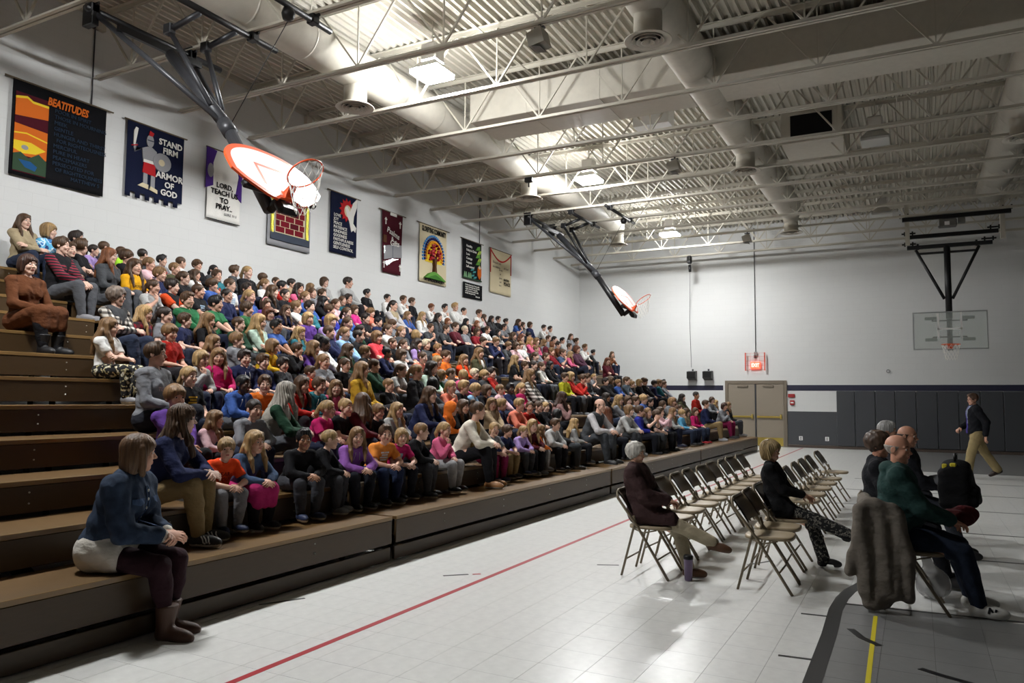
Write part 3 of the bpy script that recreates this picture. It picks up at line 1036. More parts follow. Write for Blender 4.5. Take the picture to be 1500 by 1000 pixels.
def side_hoop(lab, yc, y0, y1):
    t = thing('basketball_hoop', lab, 'hoop', (0, yc, 0), group='fan backboards swung up on the bleacher side')
    a0, a1 = y0 - yc, y1 - yc
    top = Vector((-9.02, 0, 6.32))
    mid = Vector((-7.86, 0, 5.10))
    low = Vector((-7.06, 0, 3.92))
    MB().tube([top, mid], .085, 14).tube([mid + (mid - top).normalized() * -.1, mid + (low - mid).normalized() * .12], .098, 14).obj('mast', GRAYM, t)
    MB().tube([mid, low], .082, 14).obj('mast_foot', BLACK if yc > 10 else GRAYM, t)
    for a in (a0, a1):
        MB().tube([(-9.6, a, 6.72), mid + Vector((-.1, .05 * (1 if a > 0 else -1), .1))], .038, 10).obj('brace', GRAYM, t)
        MB().box((-9.72, a - .05, 6.5), (-9.5, a + .05, 6.85), bev=.01).obj('bracket', BLACK, t)
    MB().bar((-9.2, a0 + .12, 6.45), (-9.2, a1 - .12, 6.45), .06, .09).obj('cross_tube', BLACK, t)
    for x, e0, e1 in ((-9.57, .1, .55), (-8.28, .05, .45), (-7.15, .3, .35)):
        MB().tube([(x, a0 - e0, 6.72), (x, a1 + e1, 6.72)], .045, 10).obj('ceiling_pipe', BLACK, t)
        for a in (a0, a1):
            MB().box((x - .07, a - .06, 6.67), (x + .07, a + .06, 6.8), bev=.012).bar((x - .12, a, 6.78), (x + .12, a, 6.78), .03, .03).obj('pipe_clamp', BLACK, t)
    # folding jack linking the second pipe to the braces
    for q in (.35, -.25):
        MB().tube([(-8.28, q + .1, 6.68), (-8.75, q, 6.5)], .04, 8).tube([(-8.75, q, 6.5), (-8.1, q * .3, 5.42)], .036, 8).box((-8.82, q - .05, 6.44), (-8.68, q + .05, 6.58), bev=.01).obj('folding_jack', BLACK if yc > 10 else GRAYM, t)
    MB().tube([(-7.9, .1, 5.2), (-7.15, .4, 6.7)], .006, 5).obj('hoist_cable', BLACK, t)
    MB().lathe([(.001, -.09), (.07, -.07), (.09, 0), (.07, .07), (.001, .09)], (-7.15, .3, 6.6), 14).obj('pulley', BLACK, t)
    # the board
    up = Vector((-.577, 0, .817))
    nn = Vector((.817, 0, .577))
    bc = Vector((-6.97, 0, 4.33))
    Mb = Matrix((nn, Vector((0, 1, 0)), up)).transposed().to_4x4()
    Mb.translation = bc
    P = fan_pts()
    bd = link('backboard', MB().prism(P, (-.03, 0, 0), (0, 1, 0), (0, 0, 1), (1, 0, 0), .03).mesh('backboard', ORANGE), t, mw=Mb)
    inner = [(p_[0] * .9, p_[1] * .88) for p_ in P]
    link('board_face', MB().prism(inner, (-.0004, 0, 0), (0, 1, 0), (0, 0, 1), (1, 0, 0), .0016).mesh('board_face', WHITE), bd)
    PINK = mat('target_line', (226, 120, 100), rough=.4)
    tg = MB()
    for q in ((-.3, -.22, -.26, .14), (.26, -.22, .3, .14), (-.3, .10, .3, .14)):
        tg.box((.0012, q[0], q[1]), (.0026, q[2], q[3]))
    link('target_square', tg.mesh('target_square', PINK), bd)
    MB().tube([bc - nn * .05 + up * .2, mid.lerp(low, .45)], .05, 8).tube([bc - nn * .05 - up * .3, low], .06, 8).obj('board_mount', BLACK, t)
    pad = link('board_pad', MB().box((-.15, -.17, -.56), (-.035, .17, -.36), bev=.05).box((-.11, -.6, -.3), (-.03, .6, -.2), bev=.02).mesh('board_pad', BLACK), t, mw=Mb)
    Mr = Mb @ Matrix.Translation((0.0, 0, -.3))
    rim_and_net(t, Mr)


side_hoop('nearest hoop, swung up on dark grey mast over the near bleachers', 6.86, 6.06, 7.62)
side_hoop('second hoop, swung up on black mast over the far bleachers', 19.85, 19.05, 20.68)

t = thing('basketball_hoop', 'glass rectangular backboard hanging upright by the end wall', 'hoop', (.86, 24.5, 0))
MB().tube([(0, .12, 6.0), (0, .12, 3.95)], .085, 14).tube([(0, .12, 4.15), (0, .12, 3.05)], .07, 14).obj('mast', BLACK, t)
for s in (-1, 1):
    MB().tube([(s * .78, .12, 5.95), (s * .1, .12, 4.5)], .042, 10).obj('brace', BLACK, t)
    MB().tube([(s * .72, .12, 5.95), (s * .72, .12, 6.12)], .03, 8).obj('hanger', BLACK, t)
MB().bar((-.74, .12, 5.83), (.74, .12, 5.83), .05, .06).obj('cross_tube', BLACK, t)
for k, (y, z, x0, x1) in enumerate(((.12, 6.02, -1.0, 1.1), (.12, 6.33, -1.0, 1.25), (-.5, 6.72, -1.1, 1.5))):
    MB().bar((x0, y, z), (x1, y, z), .09, .11).obj('ceiling_beam', BLACK, t)
    for x in (x0 + .05, x1 - .08):
        MB().bar((x - .18, y + .05, z + .12), (x + .18, y + .05, z + .12), .05, .04).bar((x - .1, y + .05, z + .06), (x - .1, y + .05, z + .18), .04, .04).bar((x + .1, y + .05, z + .06), (x + .1, y + .05, z + .18), .04, .04).obj('beam_clamp', BLACK, t)
for x in (-.98, 1.35):
    MB().bar((x, .1, 6.1), (x, .1, 7.3), .12, .12).obj('strut', CREAM, t)
MB().box((-.22, -.6, 6.42), (.24, -.35, 6.64), bev=.03).box((.26, -.58, 6.5), (.44, -.4, 6.65), bev=.01).obj('hoist_motor', mat('grey_motor', (110, 108, 104), rough=.4, metal=.4), t)
MB().box((-.06, -.612, 6.46), (.06, -.6005, 6.56)).obj('motor_plate', WHITE, t)
Mb = Matrix(((0, 1, 0, 0), (-1, 0, 0, 0), (0, 0, 1, 0), (0, 0, 0, 1)))
Mb.translation = (0, 0, 3.6)
gl = link('backboard', MB().box((-.012, -.9, -.52), (0, .9, .52)).mesh('backboard', GLASS), t, mw=Mb)
fr = MB()
for q in ((-.915, -.535, .915, -.505), (-.915, .505, .915, .535), (-.915, -.505, -.885, .505), (.885, -.505, .915, .505)):
    fr.box((-.025, q[0], q[1]), (.006, q[2], q[3]))
link('board_frame', fr.mesh('board_frame', mat('aluminium_frame', (168, 170, 170), rough=.4, metal=.5)), gl)
tg = MB()
for q in ((-.305, -.22, -.255, .5), (.255, -.22, .305, .5), (-.305, .02, .305, .07)):
    tg.box((-.0005, q[0], q[1]), (.0012, q[2], q[3]))
link('target_square', tg.mesh('target_square', WHITE), gl)
mt = MB()
pl_ = MB()
for z, dz in ((3.42, -.07), (3.88, .07)):
    mt.bar((-.42, .06, z), (.42, .06, z), .03, .035)
    for s in (-1, 1):
        mt.bar((s * .42, .06, z - .015), (s * .42, .06, z + dz), .03, .035)
        pl_.box((s * .46 - .15, .015, z + dz - .045), (s * .46 + .15, .035, z + dz + .045), bev=.006)
mt.obj('board_mount', BLACK, t)
pl_.obj('mount_plate', mat('grey_green_plate', (112, 118, 112), rough=.5), t)
rim_and_net(t, Mb @ Matrix.Translation((0, 0, -.42)))

# ------------------------------------------------------------------ things on the end wall
for x, l in ((-7.3, 'black wall speaker left of the pair over the bleachers'), (-6.72, 'black wall speaker right of the pair, nearer the doors')):
    t = thing('wall_speaker', l, 'speaker', (x, YB, 2.5), group='pair of black wall speakers')
    t.rotation_euler = (0, 0, 0)
    MB().prism([(-.3, -.1), (-.03, -.17), (-.03, .17), (-.3, .14)], (-.16, 0, 0), (0, 1, 0), (0, 0, 1), (1, 0, 0), .32).obj('cabinet', BLACK, t)
    MB().box((-.13, -.3045, -.08), (.13, -.3005, .12)).obj('grille', mat('speaker_grille', (14, 14, 15), rough=.9), t)
    MB().box((-.03, -.03, -.1), (.03, -.0005, .24)).obj('bracket', GRAYM, t)
t = thing('wire_lead', 'thin dark cable hanging down the end wall to the speakers', 'cable', (-7.4, YB - .02, 0))
MB().tube([(.3, -1.0, 6.55), (.1, -.3, 5.6), (0, 0, 4.6), (.05, 0, 2.8)], .007, 6).obj('cable', GRAYM, t)
MB().box((.2, -1.1, 6.5), (.36, -.92, 6.78), bev=.03).tube([(.28, -1.0, 6.45), (.3, -1.02, 6.2)], .05, 10).obj('projector_clamp', BLACK, t)
t = thing('conduit', 'thin grey conduit running down the end wall to the exit sign', 'conduit', (-5.04, YB, 0))
MB().tube([(0, -.02, ZD - .1), (0, -.02, 3.3)], .013, 8).obj('pipe', GRAYM, t)
MB().box((-.05, -.09, 3.2), (.05, -.0005, 3.33), bev=.006).obj('box', mat('grey_box', (150, 150, 148), rough=.5), t)
for y, zb, l in ((7.55, 5.9, 'thin grey conduit down the wall to the beatitudes banner'), (20.15, 6.36, 'thin grey conduit down the wall above the vine banner')):
    t = thing('conduit', l, 'conduit', (XL, y, 0))
    MB().tube([(.015, 0, ZD - .1), (.015, 0, zb)], .011, 8).obj('pipe', GRAYM, t)
    MB().box((.0005, -.05, ZD - .28), (.06, .05, ZD - .1), bev=.006).obj('box', GRAYM, t)
t = thing('exit_sign', 'glowing red EXIT sign in a wire guard above the doors', 'sign', (-5.05, YB, 2.86))
MB().box((-.17, -.09, -.13), (.17, -.02, .11), bev=.012).obj('sign_box', mat('red_exit_face', (255, 120, 90), rough=.4, emit=((255, 84, 60), 2.2)), t)
me = text_mesh('EXIT', .17, mat('exit_letters', (255, 226, 214), emit=((255, 200, 186), 2.4)), .002, 'CENTER', .26, .003)
link('lettering', me, t, mw=Matrix.Translation((0, -.0925, -.01)) @ Matrix.Rotation(PI / 2, 4, 'X'))
MB().box((-.05, -.07, .25), (.03, -.0005, .36), bev=.006).obj('lamp_head', GRAYM, t)
REDW = mat('red_guard_bar', (206, 82, 60), rough=.4)
for s in (-1, 1):
    MB().box((s * .33 - .018, -.14, -.2), (s * .33 + .018, -.1, .44)).obj('guard_bar', REDW, t)
gw = MB()
for z in (-.18, -.02, .14, .3, .42):
    gw.tube([(-.33, -.12, z), (.33, -.12, z)], .004, 5)
for x in (-.16, 0, .16):
    gw.tube([(x, -.12, -.18), (x, -.12, .42)], .004, 5)
for x in (-.33, .33):
    for z in (-.18, .42):
        gw.tube([(x, -.12, z), (x, 0, z)], .004, 5)
gw.obj('wire_guard', REDW, t)
RED = mat('red_plastic', (150, 34, 36), rough=.4)
t = thing('fire_alarm', 'red fire alarm strobe on white block right of the doors', 'alarm', (-3.86, YB, 1.78))
MB().box((-.11, -.05, -.06), (.11, -.0005, .06), bev=.01).obj('strobe', RED, t)
t = thing('fire_alarm_pull', 'square red fire alarm pull below the strobe', 'alarm', (-3.84, YB, 1.54))
MB().box((-.075, -.06, -.08), (.075, -.0005, .08), bev=.01).obj('station', RED, t)
MB().box((-.05, -.068, -.02), (.05, -.0602, .02)).obj('handle', WHITE, t)
for x, l in ((-3.58, 'white outlet plate low on charcoal wall nearer the doors'), (-2.74, 'white outlet plate low on charcoal wall with a plug below')):
    t = thing('wall_outlet', l, 'outlet', (x, YB - .006, .32))
    MB().box((-.06, -.012, -.07), (.06, -.0005, .07), bev=.003).obj('plate', WHITE, t)
    MB().box((-.02, -.014, .01), (.02, -.0121, .045)).box((-.02, -.014, -.045), (.02, -.0121, -.01)).obj('socket', GRAYM, t)
t = thing('wall_hook', 'small metal ring hook high above the wall pads', 'hook', (-.82, YB, 2.6))
MB().tube([(.05 * math.cos(a), -.03, .05 * math.sin(a)) for a in np.linspace(0, 2 * PI, 14, False)], .008, 6, closed=True).bar((0, 0, .05), (0, -.035, .05), .02, .02).obj('ring', GRAYM, t)

# hanging speakers among the joists
SPK = mat('grey_speaker_case', (150, 146, 136), rough=.6)
for x, y, l in ((-4.5, 9.245, 'grey hanging speaker box nearest, between the first two ducts'), (-4.45, 15.785, 'grey hanging speaker box second along between the ducts'), (-4.5, 23.96, 'grey hanging speaker box farthest, near the end wall')):
    t = thing('hanging_speaker', l, 'speaker', (x, y, 6.585), group='grey speakers hung under the joists')
    t.scale = (.64, .64, .64)
    MB().prism([(-.2, -.16), (.16, -.22), (.24, .08), (-.1, .2)], (0, -.2, 0), (-1, 0, 0), (0, 0, 1), (0, 1, 0), .4).obj('cabinet', SPK, t)
    MB().prism([(-.005, 0), (.005, 0), (.005, .3), (-.005, .3)], (-.195, -.17, -.19), (.2, 0, .98), (.97, 0, -.2), (0, 1, 0), .34).obj('grille', mat('grey_grille', (110, 108, 104), rough=.8), t)
    MB().bar((0, 0, .1), (0, 0, .317), .04, .05).box((-.12, -.05, .22), (.12, .05, .26)).obj('bracket', GRAYM, t)
t = thing('smoke_detector_head', 'small black device clamped on a joist by the second lamp', 'detector', (-7.9, 15.7, 6.7))
MB().box((-.1, -.06, -.05), (.1, .06, .07), bev=.02).tube([(0, 0, -.05), (0, 0, -.16)], .02, 8).obj('body', BLACK, t)

# ------------------------------------------------------------------ folding chairs
CHM = mat('beige_enamel_chair', (118, 106, 86), rough=.4, metal=.2)
CHS = mat('beige_steel_seat', (158, 142, 116), rough=.4, metal=.1)
CHB = mat('brown_chair_back', (96, 82, 64), rough=.4, metal=.1)


def chair_meshes():
    W2 = .225
    fr = MB()
    pts = []
    top = [(-.262, -W2, .70), (-.272, -W2 + .02, .745), (-.276, -W2 + .06, .765), (-.276, W2 - .06, .765), (-.272, W2 - .02, .745), (-.262, W2, .70)]
    fr.tube([(.21, -W2, .0), (-.06, -W2, .43)] + top + [(-.06, W2, .43), (.21, W2, .0)], .0125, 10)
    seat = MB()
    pl = []
    for k in range(24):
        a = 2 * PI * k / 24
        c, s_ = math.cos(a), math.sin(a)
        pl.append((.01 + .2 * math.copysign(abs(c) ** .5, c), .2 * math.copysign(abs(s_) ** .5, s_)))
    V = [(x, y, .44 - .012) for x, y in pl] + [(x, y, .452) for x, y in pl] + [(.01 + (x - .01) * .88, y * .88, .458) for x, y in pl] + [(.01 + (x - .01) * .5, y * .5, .448) for x, y in pl]
    F = [tuple(range(24))[::-1]]
    for r_ in range(3):
        F += [(r_ * 24 + k, r_ * 24 + (k + 1) % 24, (r_ + 1) * 24 + (k + 1) % 24, (r_ + 1) * 24 + k) for k in range(24)]
    F.append(tuple(range(72, 96)))
    seat.add(V, F, True)
    bk = MB()
    V, F = [], []
    n = 8
    for i in range(n + 1):
        y = -W2 + .012 + (2 * W2 - .024) * i / n
        cx = -.03 * (1 - (2 * i / n - 1) ** 2)
        for z, x in ((.565, -.14), (.66, -.2), (.755, -.268)):
            V.append((x + cx, y, z))
    m = len(V)
    V += [(p_[0] + .012, p_[1], p_[2] + .006) for p_ in V]
    for i in range(n):
        for k in range(2):
            a = i * 3 + k
            F += [(a, a + 1, a + 4, a + 3), (m + a, m + a + 3, m + a + 4, m + a + 1)]
        for k in (0, 2):
            a = i * 3 + k
            F.append((a, a + 3, m + a + 3, m + a) if k == 0 else (a, m + a, m + a + 3, a + 3))
    bk.add(V, F, True)
    legs = [MB().tube([(-.235, s * (W2 - .02), 0), (-.1, s * (W2 - .02), .50), (-.115, s * (W2 - .005), .545)], .011, 8).mesh('rear_leg', CHM) for s in (-1, 1)]
    cb = [MB().tube([(.105, -W2, .17), (.105, W2, .17)], .008, 8).mesh('crossbar', CHM), MB().tube([(-.195, -W2 + .02, .15), (-.195, W2 - .02, .15)], .008, 8).mesh('crossbar', CHM)]
    lk = [MB().tube([(.1, s * (W2 - .01), .43), (-.02, s * (W2 - .01), .40), (-.12, s * (W2 - .02), .43)], .007, 6).mesh('seat_link', CHM) for s in (-1, 1)]
    return fr.mesh('frame', CHM), seat.mesh('seat', CHS), bk.mesh('backrest', CHB), legs, cb, lk


CH = chair_meshes()


def chair(x, y, lab, rz=0., grp=None):
    t = thing('folding_chair', lab, 'chair', (x, y, 0), rz, grp)
    link('frame', CH[0], t)
    link('seat', CH[1], t)
    link('backrest', CH[2], t)
    for m in CH[3]:
        link('rear_leg', m, t)
    for m in CH[4]:
        link('crossbar', m, t)
    for m in CH[5]:
        link('seat_link', m, t)
    return t


CX1, CX2, CX3 = -2.2, -1.16, -.05
chair(CX1, 6.98, 'beige folding chair under the person in the brown cardigan', grp='first row of folding chairs')
ys1 = [7.55, 8.12, 8.68, 9.24, 9.86, 10.42, 11.0, 11.6, 12.2, 12.8]
for i, y in enumerate(ys1):
    if i < 9:
        chair(CX1 - .02 * (i % 2), y, 'empty beige folding chair, ' + ['first', 'second', 'third', 'fourth', 'fifth', 'sixth', 'seventh', 'eighth', 'ninth'][i] + ' beyond the brown cardigan' + (', last of its row' if i == 8 else ''), R((i * 37 % 7) - 3), 'first row of folding chairs')
chair(CX2, 6.98, 'empty beige folding chair at the near end of the middle row', grp='middle row of folding chairs')
chair(CX2 - .02, 7.5, 'empty beige folding chair just left of the person in black', R(2), 'middle row of folding chairs')
chair(CX2 - .02, 8.06, 'beige folding chair under the person in black', 0, 'middle row of folding chairs')
for i, y in enumerate((9.6, 10.3, 11.05, 11.75, 12.5, 13.7)):
    chair(CX2 - .08, y, 'empty beige folding chair, ' + ['first', 'second', 'third', 'fourth', 'fifth', 'sixth'][i] + ' beyond the person in black' + (', set apart at the end' if i == 5 else ''), R((i * 29 % 5) - 2), 'middle row of folding chairs')
chair(CX3, 6.9, 'beige folding chair with a coat over it under the green hoodie', R(4), 'right row of folding chairs')
chair(CX3 - .16, 7.75, 'beige folding chair under the person with brown curls', 0, 'right row of folding chairs')
chair(CX3 - .02, 9.3, 'beige folding chair under the bald person in a dark jacket', 0, 'right row of folding chairs')
chair(CX3 - .2, 10.4, 'beige folding chair under the grey-haired person in the right row', 0, 'right row of folding chairs')

# tumbler on the floor
t = thing('tumbler', 'purple insulated tumbler standing on the floor by brown shoe', 'tumbler', (-1.84, 6.86, 0))
MB().lathe([(.001, .002), (.03, .002), (.034, .02), (.04, .19), (.041, .195), (.001, .195)], n=24).obj('body', mat('purple_steel', (112, 98, 124), rough=.3, metal=.6), t)
MB().lathe([(.042, .19), (.043, .215), (.036, .225), (.001, .226)], n=24).obj('lid', BLACK, t)

# ------------------------------------------------------------------ bodies: smooth implicit surfaces turned into meshes
class Field:
    def __init__(s, lo, hi, h):
        s.h = h
        s.ax = [np.arange(a - 2 * h, b + 2.5 * h, h) for a, b in zip(lo, hi)]
        s.D = np.full([len(a) for a in s.ax], .3, np.float32)

    def _win(s, lo, hi, pad):
        sl = []
        for a, l, u in zip(s.ax, lo, hi):
            i0 = max(int((l - pad - a[0]) / s.h), 0)
            i1 = min(int((u + pad - a[0]) / s.h) + 2, len(a))
            if i1 <= i0:
                return None
            sl.append(slice(i0, i1))
        g = np.meshgrid(*[a[q] for a, q in zip(s.ax, sl)], indexing='ij', sparse=True)
        return tuple(sl), g

    def _put(s, sl, d, k, sub):
        D = s.D[sl]
        if sub:
            if k > 0:
                h = np.clip(.5 - .5 * (D + d) / k, 0, 1)
                s.D[sl] = D * (1 - h) - d * h + k * h * (1 - h)
            else:
                s.D[sl] = np.maximum(D, -d)
        else:
            h = np.clip(.5 + .5 * (d - D) / k, 0, 1) if k > 0 else (d > D).astype(np.float32)
            s.D[sl] = d * (1 - h) + D * h - k * h * (1 - h)

    def cap(s, a, b, ra, rb=None, k=.02, sub=False, q=(1, 1, 1)):
        rb = ra if rb is None else rb
        a, b = np.array(a, float), np.array(b, float)
        r = max(ra, rb)
        w = s._win(np.minimum(a, b) - r, np.maximum(a, b) + r, k + 2 * s.h)
        if w is None:
            return s
        sl, g = w
        ba = b - a
        L = max(float(ba @ ba), 1e-9)
        p = [g[i] - a[i] for i in range(3)]
        t = np.clip((p[0] * ba[0] + p[1] * ba[1] + p[2] * ba[2]) / L, 0, 1)
        d = np.sqrt((p[0] - t * ba[0]) ** 2 + (p[1] - t * ba[1]) ** 2 + (p[2] - t * ba[2]) ** 2) - (ra + t * (rb - ra))
        s._put(sl, d, k, sub)
        return s

    def ell(s, c, r, k=.02, sub=False, pitch=0., yaw=0.):
        R_ = max(r)
        c = np.array(c, float)
        e = np.full(3, R_) if (pitch or yaw) else np.array(r)
        w = s._win(c - e, c + e, k + 2 * s.h)
        if w is None:
            return s
        sl, g = w
        x, y, z = [g[i] - c[i] for i in range(3)]
        if yaw:
            cy, sy = math.cos(yaw), math.sin(yaw)
            x, y = x * cy + y * sy, -x * sy + y * cy
        if pitch:
            cp, sp = math.cos(pitch), math.sin(pitch)
            x, z = x * cp - z * sp, x * sp + z * cp
        k0 = np.sqrt((x / r[0]) ** 2 + (y / r[1]) ** 2 + (z / r[2]) ** 2)
        k1 = np.sqrt((x / r[0] ** 2) ** 2 + (y / r[1] ** 2) ** 2 + (z / r[2] ** 2) ** 2) + 1e-9
        s._put(sl, k0 * (k0 - 1) / k1, k, sub)
        return s

    def box(s, lo, hi, r=.01, k=.01, sub=False):
        lo, hi = np.array(lo, float), np.array(hi, float)
        w = s._win(lo - r, hi + r, k + 2 * s.h)
        if w is None:
            return s
        sl, g = w
        c, e = (lo + hi) / 2, (hi - lo) / 2 - r
        q = [np.abs(g[i] - c[i]) - e[i] for i in range(3)]
        d = np.sqrt(np.maximum(q[0], 0) ** 2 + np.maximum(q[1], 0) ** 2 + np.maximum(q[2], 0) ** 2) + np.minimum(np.maximum(np.maximum(q[0], q[1]), q[2]), 0) - r
        s._put(sl, d, k, sub)
        return s

    def plane(s, n, c):
        """keep the side where n.p < c"""
        g = np.meshgrid(*s.ax, indexing='ij', sparse=True)
        s.D = np.maximum(s.D, (n[0] * g[0] + n[1] * g[1] + n[2] * g[2] - c)).astype(np.float32)
        return s

    def fn(s, f):
        g = np.meshgrid(*s.ax, indexing='ij', sparse=True)
        s.D = f(s.D, *g).astype(np.float32)
        return s

    def mesh(s, relax=1):
        D = s.D
        S_ = D < 0
        n = [d - 1 for d in D.shape]
        C = np.zeros(n, np.int8)
        cs = [(a, b, c) for a in (0, 1) for b in (0, 1) for c in (0, 1)]
        for a, b, c in cs:
            C += S_[a:a + n[0], b:b + n[1], c:c + n[2]]
        cell = (C > 0) & (C < 8)
        I, J, K = np.nonzero(cell)
        idx = np.full(n, -1, np.int32)
        idx[I, J, K] = np.arange(len(I))
        acc = np.zeros((len(I), 3))
        cnt = np.zeros(len(I))
        val = {q: D[I + q[0], J + q[1], K + q[2]] for q in cs}
        for q in cs:
            for ax in range(3):
                if q[ax]:
                    continue
                e = list(q)
                e[ax] = 1
                e = tuple(e)
                v0, v1 = val[q], val[e]
                m = (v0 < 0) != (v1 < 0)
                t = np.where(m, v0 / np.where(m, v0 - v1, 1), 0)
                pt = np.tile(np.array(q, float), (len(I), 1))
                pt[:, ax] += t
                acc += pt * m[:, None]
                cnt += m
        P = acc / np.maximum(cnt, 1)[:, None] + np.stack([I, J, K], 1)
        V = np.stack([s.ax[i][0] + P[:, i] * s.h for i in range(3)], 1)
        Q = []
        for ax in range(3):
            o = [q for q in range(3) if q != ax]
            A = np.take(S_, range(S_.shape[ax] - 1), ax)
            B = np.take(S_, range(1, S_.shape[ax]), ax)
            m = A != B
            ii = list(np.nonzero(m))
            ok = (ii[o[0]] > 0) & (ii[o[1]] > 0) & (ii[o[0]] < n[o[0]]) & (ii[o[1]] < n[o[1]])
            ii = [q[ok] for q in ii]
            ins = A[tuple(ii)]

            def at(d0, d1):
                t = [q.copy() for q in ii]
                t[o[0]] -= d0
                t[o[1]] -= d1
                return idx[tuple(t)]
            q = np.stack([at(1, 1), at(0, 1), at(0, 0), at(1, 0)], 1)
            flip = ins if ax != 1 else ~ins
            q = np.where(flip[:, None], q, q[:, ::-1])
            Q.append(q)
        F = np.concatenate(Q)
        F = F[(F >= 0).all(1)]
        for _ in range(relax):
            a = np.zeros_like(V)
            c = np.zeros(len(V))
            for e0 in range(4):
                np.add.at(a, F[:, e0], V[F[:, (e0 + 1) % 4]])
                np.add.at(c, F[:, e0], 1)
            V = V * .5 + .5 * a / np.maximum(c, 1)[:, None]
        return V, F


def xf(V, M):
    M = np.array(M)
    return V @ M[:3, :3].T + M[:3, 3]


def joinm(parts):
    V, F, MI = [], [], []
    n = 0
    for v, f, m in parts:
        V.append(v)
        F.append(f + n)
        MI.append(np.full(len(f), m) if np.isscalar(m) else m)
        n += len(v)
    return np.concatenate(V), np.concatenate(F), np.concatenate(MI)


# ---- the head (adult, origin at its middle, looking along +x)
def make_head(h=.0047, child=False):
    nz = .72 if child else .92
    f = Field((-.13, -.1, -.13), (.125, .1, .13), h)
    f.ell((-.012, 0, .03), (.093, .0745, .082), .01)
    f.ell((.022, 0, -.038), (.060, .054 if not child else .053, .072), .03)
    f.cap((.056, -.009, -.094), (.056, .009, -.094), .016 if not child else .014, k=.022)
    f.cap((.03, .043, -.06), (.053, .018, -.088), .017, k=.02).cap((.03, -.043, -.06), (.053, -.018, -.088), .017, k=.02)
    for s in (-1, 1):
        f.ell((.056, s * .036, -.028), (.026, .024, .025), .02)
        if not child:
            f.cap((.081, s * .012, .029), (.066, s * .045, .027), .006, k=.014)
        f.ell((.096, s * .031, .008), (.019, .017, .012), .012, sub=True)
    f.cap((.083, 0, .006), (.085 + .018 * nz, 0, -.022), .0066, .0095 * (nz + .12), k=.010)
    for s in (-1, 1):
        f.ell((.091, s * .0105, -.027), (.010, .007 * nz + .001, .007), .006)
        f.ell((-.008, s * .077, -.004), (.020, .008, .029), .006, pitch=.15)
        f.ell((-.002, s * .085, -.002), (.012, .006, .018), .006, sub=True)
    f.cap((.0815, -.013, -.051), (.0815, .013, -.051), .006, k=.008)
    f.cap((.0795, -.012, -.061), (.0795, .012, -.061), .0066, k=.008)
    f.cap((.0915, -.014, -.056), (.0915, .014, -.056), .003, k=.004, sub=True)
    eo = 1.1 if child else 1.
    for s in (-1, 1):
        f.ell((.0725, s * .031, .007), (.0125, .0135 * eo, .0105 * eo), .002)
    V, F = f.mesh(1)
    c = V[F].mean(1)
    MI = np.zeros(len(F), int)
    for s in (-1, 1):
        e = np.sqrt(((c[:, 0] - .0725) / .0125) ** 2 + ((c[:, 1] - s * .031) / (.0135 * eo)) ** 2 + ((c[:, 2] - .007) / (.0105 * eo)) ** 2)
        on = (e < 1.12) & (c[:, 0] > .076) & (np.abs(c[:, 2] - .007) < .0065) & (np.abs(c[:, 1] - s * .031) < .0118)
        MI[on] = 1
        MI[on & (np.abs(c[:, 1] - s * .031) < .0062)] = 2
        br = (c[:, 0] > .055) & (np.abs(c[:, 2] - (.0325 - .1 * (np.abs(np.abs(c[:, 1]) - .027)))) < .0030) & (c[:, 1] * s > .015) & (c[:, 1] * s < .046)
        MI[br] = 4
    lp = (c[:, 0] > .08) & (c[:, 2] < -.047) & (c[:, 2] > -.066) & (np.abs(c[:, 1]) < .018 - .5 * np.abs(c[:, 2] + .0555))
    MI[lp] = 3
    return V, F, MI


HEADS = {'a': make_head(), 'c': make_head(child=True)}
HEADMATS = (SKIN, EYEW, IRIS, LIP, BROW)


# ---- a hand: x along the fingers, palm looks to -z, thumb to +y
def make_hand(curl=.5, spread=.06, h=.0052):
    f = Field((-.05, -.06, -.1), (.2, .09, .04), h)
    f.cap((-.03, 0, 0), (.01, 0, 0), .024, .026, k=.01)
    f.ell((.045, .002, -.002), (.05, .041, .016), .015)
    for i, (y, L) in enumerate(((.030, .072), (.010, .080), (-.011, .074), (-.031, .058))):
        p = np.array((.082 - .006 * abs(i - 1), y, 0.))
        a = -curl * .5
        sp = (1.2 - i) * spread
        for seg, (q, r0, r1) in enumerate(((.45, .0098, .009), (.32, .009, .0082), (.23, .0082, .007))):
            d = np.array((math.cos(a) * math.cos(sp), math.cos(a) * math.sin(sp), math.sin(a)))
            n = p + d * q * L
            f.cap(p, n, r0, r1, k=.004)
            p = n
            a -= curl * (.9 if seg == 0 else .7)
    f.cap((.012, .03, -.006), (.05, .058, -.018), .014, .0105, k=.01)
    f.cap((.05, .058, -.018), (.082, .058, -.034), .0105, .0085, k=.004)
    return f.mesh(1)


HANDS = {q: make_hand(c) for q, c in (('rest', .55), ('grip', 1.05), ('flat', .2))}


def place_hand(kind, wrist, direction, normal, scale, left):
    """normal: where the back of the hand looks"""
    V, F = HANDS[kind]
    V = V.copy()
    if not left:                      # thumb of the right hand lies towards the body's left when the palm looks down
        pass
    else:
        V[:, 1] *= -1
        F = F[:, ::-1]
    x = Vector(direction).normalized()
    z = Vector(normal)
    z = (z - x * z.dot(x)).normalized()
    y = z.cross(x)
    M = Matrix((x, y, z)).transposed().to_4x4()
    M = Matrix.Translation(wrist) @ M @ Matrix.Scale(scale, 4)
    return xf(V, M), F, 0


